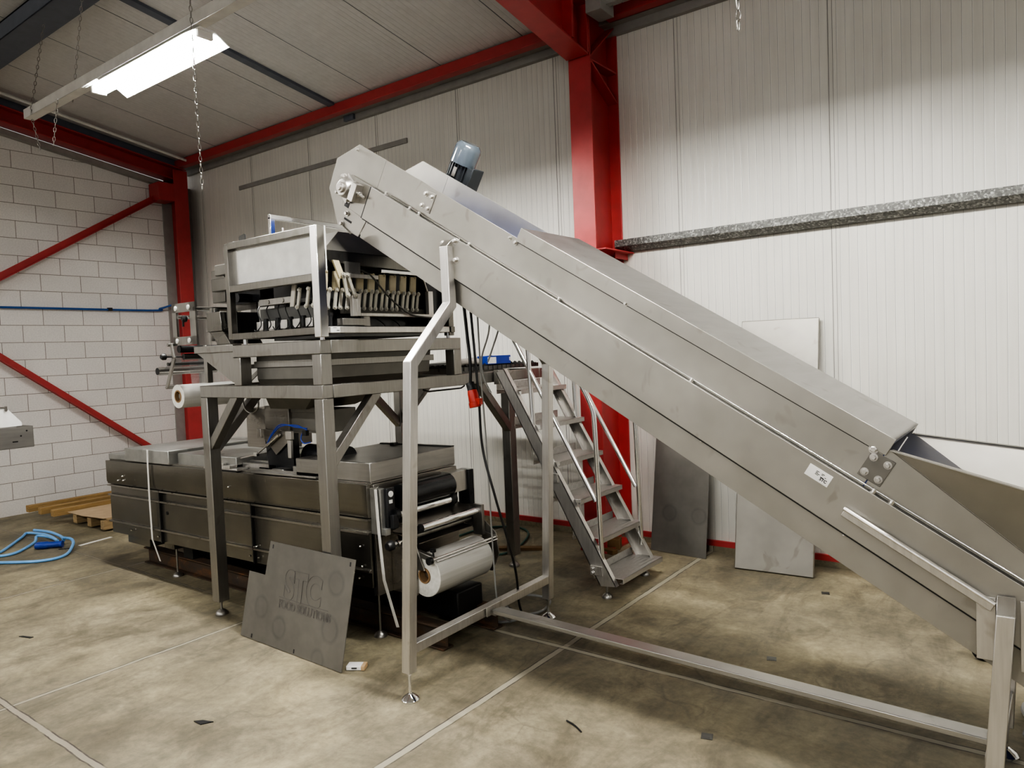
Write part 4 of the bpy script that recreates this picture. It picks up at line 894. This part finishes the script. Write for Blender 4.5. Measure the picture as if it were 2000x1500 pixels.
kn = MB().lathe((-3.11,2.885,.63),(-3.11,2.94,.63),[(.02,0),(.03,.3),(.03,.7),(.014,1)],14); kn.build('clamp_knob', 'black_rubber', pm); MB().cyl((-3.11,2.94,.63),(-3.10,3.08,.645),.008,10).cyl((-3.10,2.955,.632),(-3.10,2.97,.634),.02,14).build('clamp_shaft', 'bright_steel', pm)
MB().bb((-3.08,3.63,.54),(-3.0,3.655,.74)).prism([(-3.26,3.655,.62),(-3.26,3.655,.72),(-3.02,3.655,.74),(-3.0,3.655,.55)], (0,.008,0)).build('roll_bracket', 'frame_steel', pm, bev=.002)
MB().bb((-3.25,3.05,.30),(-3.05,3.068,.66)).prism([(-3.2,3.05,.66),(-3.05,3.05,.62),(-2.98,3.05,.46),(-3.1,3.05,.46)], (0,.01,0)).build('roll_bracket', 'skin_steel_light', pm, bev=.002)
MB().prism([(-3.25,3.1,.62),(-3.06,3.1,.60),(-3.06,3.6,.60),(-3.25,3.6,.62)], (0,0,.004)).bb((-3.25,3.1,.32),(-3.24,3.6,.62)).build('film_guide', 'skin_steel_light', pm)
MB().bar((-3.05,3.07,.56),(-2.925,3.07,.535),.03,.035).build('clamp_arm', 'frame_steel', pm, bev=.003); MB().bar((-3.05,3.66,.56),(-2.925,3.66,.53),.014,.03).build('clamp_arm', 'frame_steel', pm, bev=.003)
MB().cyl((-2.925,3.05,.53),(-2.925,3.68,.53),.008,10).cyl((-2.905,3.08,.52),(-2.905,3.66,.52),.005,8).build('clamp_bar', 'bright_steel', pm)
MB().lathe((-2.925,3.075,.545),(-2.925,3.075,.60),[(.006,0),(.006,.5),(.018,.6),(.018,.9),(.01,1)],14).cyl((-2.925,3.03,.53),(-2.925,3.055,.53),.022,14).build('clamp_knob', 'black_rubber', pm)
MB().prism([(-3.05,3.665,.66),(-2.92,3.665,.56),(-2.90,3.665,.42),(-2.96,3.665,.30),(-3.02,3.665,.30)], (0,.008,0)).build('roll_cheek', 'frame_steel', pm, bev=.002)
rl2 = thing('film_roll', (-3.0, 3.34, .43), 'large white plastic film roll on the right end of the packaging machine', 'film roll', 'film rolls')
MB().ring((-3.0,3.07,.425),(0,.50,0),.128,.046,56).build('film', 'film_white', rl2, bev=.004)
MB().ring((-3.0,3.065,.425),(0,.51,0),.046,.036,32).build('core', 'core_card', rl2)
MB().cyl((-3.0,3.1,.425),(-3.0,3.68,.425),.02,14).build('spindle', 'frame_steel', pm)
MB().bb((-3.2,3.28,.10),(-2.93,3.52,.27)).build('foot_beam', 'black_rubber', pm, bev=.01)

# white packing straps round the machine
def strap(pts, label):
    mb = MB(); w = .024
    for i in range(len(pts)-1):
        a, b = V(*pts[i]), V(*pts[i+1]); mb.bar(a, b, w, .0015, (0,-1,.001))
    return tag(mb.build('packing_strap', 'strap_white'), label, 'strap', 'packing straps')
strap([(-5.83,3.2,1.062),(-5.83,2.879,1.062),(-5.83,2.875,.93),(-5.83,2.872,.66),(-5.825,2.872,.34),(-5.835,2.93,.142)], 'white strap hanging down the dark machine near its left end')
strap([(-3.215,2.93,.962),(-3.21,2.908,.955),(-3.195,2.905,.70),(-3.165,2.90,.42),(-3.10,2.93,.14)], 'white strap hanging down the right end of the machine by the film roll')
# rusty beams it rests beside
tag(hbeam((-6.44,3.14,.07),(-2.86,3.10,.07),.09,.138,.008,.010,(0,1,0)).build('steel_beam', 'rust_steel', bev=.002), 'rusty brown steel beam lying on the floor under the machine front', 'beam', 'rusty beams')
tag(hbeam((-6.3,3.52,.07),(-2.80,3.50,.07),.09,.138,.008,.010,(0,1,0)).build('steel_beam', 'rust_steel', bev=.002), 'rusty steel beam lying under the rear of the machine behind the film roll', 'beam', 'rusty beams')

# ------------------------------------------------------------------ sheets leaning about
def plate_mat(name, basemat, rings, ux, vz, org):
    m = MAT[basemat].copy(); m.name = name; MAT[name] = m; nt = m.node_tree; b = nt.nodes['Principled BSDF']
    src = b.inputs['Base Color'].links[0].from_socket
    t = nt.nodes.new('ShaderNodeTexCoord'); fac = None
    wob = noise(nt, t.outputs['Object'], 9, 3)
    for (u, v, r) in rings:
        c = V(*org)+V(*ux)*u+V(*vz)*v
        d = nt.nodes.new('ShaderNodeVectorMath'); d.operation = 'DISTANCE'; nt.links.new(t.outputs['Object'], d.inputs[0]); d.inputs[1].default_value = c
        q = math_(nt, 'DIVIDE', math_(nt, 'ABSOLUTE', math_(nt, 'SUBTRACT', math_(nt, 'ADD', d.outputs['Value'], math_(nt, 'MULTIPLY', math_(nt, 'SUBTRACT', wob, .5), .015)), r)), .02)
        q = math_(nt, 'SUBTRACT', 1., math_(nt, 'MINIMUM', q, 1.))
        disc = math_(nt, 'MULTIPLY', math_(nt, 'LESS_THAN', d.outputs['Value'], r), .35)
        q = math_(nt, 'MAXIMUM', q, disc)
        fac = q if fac is None else math_(nt, 'MAXIMUM', fac, q)
    col = mixc(nt, math_(nt, 'MULTIPLY', math_(nt, 'MULTIPLY', fac, wob), .75), src, (.12,.115,.11))
    nt.links.new(col, b.inputs['Base Color'])
A_ = V(-4.151,2.565,.004); ux = V(1,-.025,0).normalized(); vz = V(0,.128,.61).normalized()
plate_mat('logo_plate', 'plate_steel', ((.875,.462,.062),(.186,.209,.06),(.387,.121,.06),(.862,.203,.065),(.78,.02,.05)), ux, vz, V(0,0,0))
lp = thing('logo_plate', tuple(A_), 'grey steel sheet engraved STC FOOD SOLUTIONS leaning against the stand leg', 'steel sheet')
U = lambda u, v, d=0.: A_+ux*u+vz*v+vz.cross(ux)*(-d)
nrm = ux.cross(vz)
MB().prism([U(0,0),U(1.0,0),U(1.02,.615),U(.20,.615),U(.185,.403),U(.01,.403)], -nrm*.004).build('sheet', 'logo_plate', lp)
hl = MB()
for u, v in ((.98,.585),(.235,.585),(.12,.02),(.56,.02)): hl.add([U(u-.006,v-.012)+nrm*.0008, U(u+.006,v-.012)+nrm*.0008, U(u+.006,v+.012)+nrm*.0008, U(u-.006,v+.012)+nrm*.0008], [(0,1,2,3)])
hl.build('slots', 'black_rubber', lp)
flat_text('STC', .225, U(.402,.308)+nrm*.0012, ux, vz, 'logo_text', 'engraving', lp, outline=.0013, sx=.88, off=.012)
flat_text('FOOD SOLUTIONS', .068, U(.362,.240)+nrm*.0012, ux, vz, 'logo_text', 'engraving', lp, outline=.0010, sx=.86, off=.001)
MB().bar(U(.358,.300)+nrm*.001, U(.831,.300)+nrm*.001, .0045, .001, nrm).build('logo_rule', 'engraving', lp)
S0 = V(-2.745,5.55,.004); ux2 = V(.506,-.048,0).normalized(); vz2 = V(0,.2,1.1).normalized()
plate_mat('ring_sheet', 'plate_steel', ((.161,.327,.06),(.429,.33,.06)), ux2, vz2, V(0,0,0))
s1 = thing('steel_sheet', tuple(S0), 'thin grey steel sheet with two ring marks leaning on the wall', 'steel sheet')
q = lambda u, v: S0+ux2*u+vz2*v
MB().prism([q(0,0),q(.508,0),q(.508,1.1),q(0,1.1)], ux2.cross(vz2)*-.004).build('sheet', 'ring_sheet', s1)
S0 = V(-1.965,5.38,.006); ux3 = V(.57,.039,0).normalized(); vz3 = V(0,.3,1.85).normalized(); n3 = ux3.cross(vz3)
q3 = lambda u, v: S0+ux3*u+vz3*v
s2 = thing('cover_panel', tuple(S0), 'tall folded stainless cover panel leaning on the white wall under the conveyor', 'cover panel')
MB().prism([q3(0,0),q3(.571,0),q3(.571,1.915),q3(0,1.915)], n3*-.035).build('panel', 'blasted_steel', s2, bev=.006)

# ------------------------------------------------------------------ timber and pallet by the block wall
for xc, ya, lab in ((-9.46,3.26,'long brown timber lying by the block wall, nearest to the wall'),(-9.17,3.28,'long brown timber lying second from the block wall'),(-8.89,3.30,'long brown timber lying beside the cardboard covered pallet')):
    tag(MB().bb((xc-.04, ya, .105), (xc+.04, ya+2.4, .18)).build('timber', 'timber', bev=.004), lab, 'timber', 'timbers')
tag(MB().bb((-9.6, 3.95, 0), (-8.84, 4.05, .105)).build('bearer', 'wood_dark', bev=.003), 'dark wooden bearer on the floor under the timbers, front one', 'bearer', 'timber bearers')
tag(MB().bb((-9.6, 5.1, 0), (-8.84, 5.2, .105)).build('bearer', 'wood_dark', bev=.003), 'dark wooden bearer on the floor under the timbers, rear one', 'bearer', 'timber bearers')
pa = thing('wooden_pallet', (-8.4, 4.0, 0), 'pale wooden pallet on the floor left of the packaging machine', 'pallet')
for x in (-8.72,-8.37,-8.06): MB().bb((x-.045,3.46,.02),(x+.045,4.4,.115)).build('runner', 'pallet_wood', pa, bev=.003)
for y in (3.6, 4.2): MB().bb((-8.78,y,0),(-8.0,y+.1,.02)).build('base_board', 'pallet_wood', pa)
for k in range(6): MB().bb((-8.78,3.50+.15*k,.115),(-8.0,3.60+.15*k,.133)).build('deck_board', 'pallet_wood', pa, bev=.002)
tag(MB().prism([(-8.82,3.43,.1345),(-8.45,3.42,.1345),(-8.06,3.47,.1345),(-8.0,3.62,.1345),(-8.0,4.35,.1345),(-8.83,4.35,.1345)], (0,0,.005)).build('cardboard_sheet', 'cardboard'), 'flat brown cardboard sheet lying on the wooden pallet', 'cardboard')

# ------------------------------------------------------------------ hood of another machine at the left edge
hd = thing('machine_hood', (-7.2, 1.9, 0), 'grey metal machine hood with white slanted shield cut by the left photo edge', 'machine')
hb = MB(); hb.bb((-7.35,.4,1.085),(-7.345,2.5,1.265)); hb.bb((-7.005,.4,1.083),(-7.0,2.5,1.262)); hb.bb((-7.35,2.495,1.083),(-7.0,2.5,1.262)); hb.bb((-7.35,.4,1.083),(-7.0,2.5,1.088)); hb.bb((-7.345,.4,1.235),(-7.005,2.49,1.24))
hb.build('hood_body', 'lid_steel', hd, bev=.002)
MB().prism([(-7.09,.5,1.242),(-7.09,2.45,1.265),(-7.09,2.45,1.295),(-7.09,2.34,1.428),(-7.09,.5,1.428)], (-.005,0,0)).build('shield', 'white_plastic', hd, bev=.001)
MB().bb((-7.12,.5,1.428),(-7.08,2.34,1.436)).cyl((-7.09,2.335,1.41),(-7.075,2.335,1.41),.012,12).bb((-7.085,2.325,1.41),(-7.078,2.345,1.44)).build('shield_hinge', 'bright_steel', hd)
MB().cyl((-7.0,2.45,1.225),(-6.9985,2.45,1.225),.007,10).cyl((-7.0,2.405,1.185),(-6.9985,2.405,1.185),.007,10).bb((-7.0,2.34,1.135),(-6.9985,2.38,1.145)).build('holes', 'black_rubber', hd)
for y in (.6, 1.75): MB().bb((-7.22,y-.03,0),(-7.16,y+.03,1.084)).build('leg', 'frame_steel', hd, bev=.003)

# ------------------------------------------------------------------ things on the floor, cables
hz = .014
pts = [(-9.4,1.2,hz),(-8.4,1.9,hz),(-7.62,2.38,hz),(-7.33,2.60,hz),(-7.33,2.80,hz),(-7.62,2.99,.03),(-7.80,3.05,.05),(-7.83,2.98,.075)]
bh = thing('blue_hose', (-7.9, 2.8, 0), 'light blue hose coiled on the floor left of the packaging machine', 'hose')
MB().tube(smooth_path(pts, 7), .0135, 10).build('hose', 'cable_blue', bh)
MB().tube(smooth_path([(-7.83,2.90,.02),(-8.0,2.99,.03),(-8.35,3.03,.03),(-8.68,2.98,.02),(-8.55,2.88,.015),(-8.15,2.60,.014),(-8.0,2.48,.014),(-7.88,2.48,.014),(-7.90,2.62,.014),(-8.15,2.85,.02),(-8.3,2.93,.045),(-8.1,2.97,.05),(-7.86,2.95,.05)], 7), .0135, 10).build('hose', 'cable_blue', bh)
MB().tube(smooth_path([(-8.62,3.02,.05),(-8.3,3.05,.06),(-8.0,3.04,.05),(-7.85,3.0,.04)], 6), .0135, 10).build('hose', 'cable_blue', bh)
pg = MB(); d = V(.16,.17,.0).normalized(); a = V(-7.90,2.77,.035); pg.lathe(a, a+d*.24, [(.03,0),(.036,.08),(.036,.45),(.030,.5),(.030,.9),(.034,.92),(.034,1)], 18)
pl_ = pg.build('plug', 'plug_blue', bh); pl_['label'] = 'dark blue round plug'
def scrap(name, pts, m, label, cat, h=.004): return tag(MB().prism([(x, y, .0005) for x, y in pts], (0,0,h)).build(name, m), label, cat)
scrap('white_strip', [(-7.66,3.05),(-7.62,3.055),(-7.69,3.39),(-7.73,3.385)], 'strap_white', 'flat white strip lying on the floor between blue hose and machine', 'strip')
scrap('dark_chip', [(-5.43,1.77),(-5.33,1.80),(-5.33,1.82),(-5.42,1.79)], 'black_rubber', 'small dark chip on the open floor at far left front', 'chip')
scrap('dark_chip', [(-3.36,1.80),(-3.30,1.80),(-3.27,1.85),(-3.33,1.83)], 'black_rubber', 'small dark chip on the floor before the leaning STC sheet', 'chip')
scrap('dark_chip', [(-7.67,2.88),(-7.60,2.98),(-7.61,2.99),(-7.68,2.90)], 'black_rubber', 'small dark chip on the floor beside the blue plug', 'chip', .006)
tag(MB().tube(smooth_path([(-1.83,2.77,.004),(-1.77,2.75,.004),(-1.72,2.72,.004)], 5), .004, 6).build('wire_offcut', 'black_rubber'), 'short black wire offcut on the floor in front of the floor rail', 'wire')
for (x, y, lab) in ((-1.235,2.99,'small square floor socket mark nearest the camera'),(-1.24,3.93,'small square floor mark behind the floor rail'),(-1.25,5.15,'small dark floor mark near the white wall')):
    tag(MB().box((x, y, .001), (.05,.05,.003), Matrix.Rotation(.3,3,'Z')).box((x, y, .0025), (.03,.03,.002), Matrix.Rotation(.3,3,'Z')).build('floor_plug', 'dark_steel'), lab, 'floor plug', 'floor plugs')
pk = thing('paper_packet', (-3.13, 2.62, 0), 'small printed paper packet on the floor at the right foot of the STC sheet', 'packet')
MB().box((-3.13,2.63,.014), (.10,.06,.024), Matrix.Rotation(.55,3,'Z')).build('packet', 'label_white', pk, bev=.003)
MB().box((-3.09,2.652,.0145), (.022,.062,.026), Matrix.Rotation(.55,3,'Z')).build('end_flap', 'wood_pale', pk, bev=.003)
MB().box((-3.115,2.60,.016), (.03,.004,.006), Matrix.Rotation(.55,3,'Z')).build('print', 'ink', pk)
tag(MB().box((-3.11,5.43,.045), (.26,.11,.09), Matrix.Rotation(.35,3,'Z')).box((-3.02,5.30,.02), (.16,.07,.04), Matrix.Rotation(-.2,3,'Z')).build('wood_block', 'wood_dark', bev=.004), 'dark brown wood blocks on the floor behind the stairs', 'wood block')
tag(MB().box((-3.75,5.02,.012), (.5,.07,.024), Matrix.Rotation(.5,3,'Z')).build('wood_lath', 'wood_dark', bev=.002), 'dark wooden lath flat on the floor behind the stairs', 'lath')
tag(MB().tube(smooth_path([(-4.5,5.2,.012),(-4.45,5.48,.012),(-4.2,5.62,.012),(-3.95,5.45,.012),(-3.75,4.95,.012),(-3.85,4.72,.012),(-4.15,4.75,.012),(-4.45,4.9,.012)], 8, True), .010, 8, True).build('green_hose', 'hose_green'), 'dark green hose coiled on the floor behind the back stand leg', 'hose')
tag(MB().tube(smooth_path([(-.02,4.05,.02),(-.10,3.98,.02),(-.08,3.86,.02),(.05,3.8,.02),(.15,3.92,.02),(.1,4.06,.02)], 8, True), .02, 10, True).tube(smooth_path([(-.1,3.70,.02),(-.02,3.66,.02),(.12,3.70,.02),(.3,3.8,.02)], 6), .02, 10).build('grey_hose', 'cable_grey'), 'thick grey hose on the floor behind the right hand conveyor leg', 'hose')
# hanging motor cables and red plug
hc = thing('power_cable', (-2.62, 3.1, 0), 'black power cable with red plug hanging from the conveyor to the floor', 'cable')
MB().tube(smooth_path([(-2.63,3.1,2.02),(-2.615,3.1,1.85),(-2.60,3.1,1.68),(-2.605,3.1,1.56)], 7), .009, 8).build('cable', 'black_rubber', hc)
pg = MB().lathe((-2.61,3.1,1.57),(-2.595,3.1,1.53),[(.024,0),(.026,1)],18); pg.build('plug_neck', 'black_rubber', hc)
pg = MB().lathe((-2.595,3.1,1.53),(-2.575,3.1,1.435),[(.026,0),(.030,.2),(.030,.7),(.034,.72),(.034,1)],18).bb((-2.56,3.085,1.45),(-2.535,3.115,1.485)); o = pg.build('plug', 'plug_red', hc); o['label'] = 'red industrial plug'
MB().tube(smooth_path([(-2.60,3.12,2.0),(-2.575,3.13,1.5),(-2.57,3.14,1.2),(-2.50,3.15,.92),(-2.50,3.3,.5),(-2.72,3.62,.15),(-2.78,3.72,.02),(-2.95,3.80,.012),(-3.1,3.75,.012)], 9), .0075, 8).build('cable', 'black_rubber', hc)
gc = thing('grey_cable', (-2.66, 3.3, 0), 'thin grey cables hanging behind the conveyor leg', 'cable')
MB().tube(smooth_path([(-2.70,3.3,2.06),(-2.69,3.3,1.6),(-2.68,3.31,1.2),(-2.68,3.33,.6),(-2.68,3.36,.2),(-2.78,3.6,.02)], 8), .005, 8).build('cable', 'cable_grey', gc)
MB().tube(smooth_path([(-2.60,3.3,2.0),(-2.62,3.3,1.85),(-2.68,3.3,1.70),(-2.665,3.3,1.58),(-2.62,3.3,1.50)], 8), .005, 8).build('cable', 'cable_grey', gc)
MB().tube(smooth_path([(-2.55,3.3,1.98),(-2.535,3.3,1.9),(-2.60,3.3,1.75),(-2.635,3.3,1.68)], 8), .005, 8).build('cable', 'cable_grey', gc)
tag(MB().tube(smooth_path([(-2.85,3.68,.01),(-2.72,3.85,.012),(-2.78,4.05,.02),(-2.95,4.02,.035),(-3.02,3.88,.03),(-2.9,3.75,.02),(-2.78,3.72,.014),(-2.8,3.6,.012),(-3.0,3.5,.012),(-3.3,3.55,.012)], 9), .009, 8).build('cable_coil', 'cable_grey'), 'grey cable coil lying on the floor behind the large film roll', 'cable')
tag(MB().tube(smooth_path([(-4.28,4.3,1.50),(-4.25,4.3,1.3),(-4.22,4.28,1.15),(-4.2,4.25,1.02),(-4.22,4.1,.9),(-4.3,3.9,.6)], 8), .010, 8).build('black_cable', 'black_rubber'), 'thick black cable hanging from the stand behind the machine lid', 'cable')
tag(MB().tube(smooth_path([(-3.72,3.4,1.78),(-3.74,3.45,1.70),(-3.78,3.5,1.62),(-3.82,3.52,1.57)], 6), .009, 8).build('blue_tube', 'tube_blue'), 'dark blue air tube running down inside the top of the stand', 'tube')
# things left on the deck
bb_ = thing('blue_box', (-3.53, 4.53, 1.64), 'blue cardboard box with white label lying on the deck by the stairs', 'box')
MB().box((-3.55,4.53,1.672),(.10,.30,.066),Matrix.Rotation(0,3,'Z')).build('carton', 'box_blue', bb_, bev=.002)
MB().bb((-3.4998,4.385,1.645),(-3.499,4.49,1.695)).bb((-3.4998,4.662,1.662),(-3.499,4.674,1.69)).build('print_label', 'label_white', bb_)
gbg = MB(); gbg.tube([(-3.54,4.09,1.662),(-3.54,4.12,1.666),(-3.54,4.25,1.668),(-3.54,4.31,1.664),(-3.54,4.33,1.655)], .026, 14)
tag(gbg.build('grey_roll', 'bag_grey', bev=.004), 'mottled grey rolled cloth lying on the deck beside the blue box', 'cloth roll')
tag(MB().prism([(-3.6,4.05,1.665),(-3.7,4.70,1.705),(-3.75,4.72,1.705),(-3.85,4.05,1.66)], (0,0,.003)).build('steel_offcut', 'dark_steel'), 'dark thin sheet propped on the deck behind the blue box', 'sheet')
tag(MB().box((-5.0+.09,4.3,1.672),(.12,.05,.065)).build('yellow_packet', 'yellow_pack', bev=.01), 'small yellow green packet on the deck seen between the stand posts', 'packet')

# ------------------------------------------------------------------ camera, world, colour
cam = bpy.data.cameras.new('camera'); co_ = bpy.data.objects.new('camera', cam); COL.objects.link(co_)
cam.sensor_width = 36; cam.lens = 36*1416.5/2000; cam.clip_start = .05
PRY = (-0.64163883, -0.04707338, -0.04026619)
yw, pt, rl_ = PRY
fw = V(math.sin(yw)*math.cos(pt), math.cos(yw)*math.cos(pt), math.sin(pt)); r0 = fw.cross(V(0,0,1)).normalized(); u0 = r0.cross(fw)
rr = r0*math.cos(rl_)+u0*math.sin(rl_); uu = -r0*math.sin(rl_)+u0*math.cos(rl_)
co_.matrix_world = Matrix(((rr.x,uu.x,-fw.x,0),(rr.y,uu.y,-fw.y,0),(rr.z,uu.z,-fw.z,1.745),(0,0,0,1)))
scn.camera = co_
w = bpy.data.worlds.new('world'); scn.world = w; w.use_nodes = True
w.node_tree.nodes['Background'].inputs[0].default_value = (1.0,.985,.96,1); w.node_tree.nodes['Background'].inputs[1].default_value = .40
scn.view_settings.view_transform = 'AgX'
scn.view_settings.look = 'AgX - High Contrast'
scn.view_settings.exposure = 0.52
scn.cycles.max_bounces = 5; scn.cycles.diffuse_bounces = 3; scn.cycles.glossy_bounces = 3; scn.cycles.transmission_bounces = 4; scn.cycles.use_adaptive_sampling = True; scn.cycles.adaptive_threshold = .09; scn.cycles.caustics_reflective = False; scn.cycles.caustics_refractive = False; scn.cycles.use_denoising = True
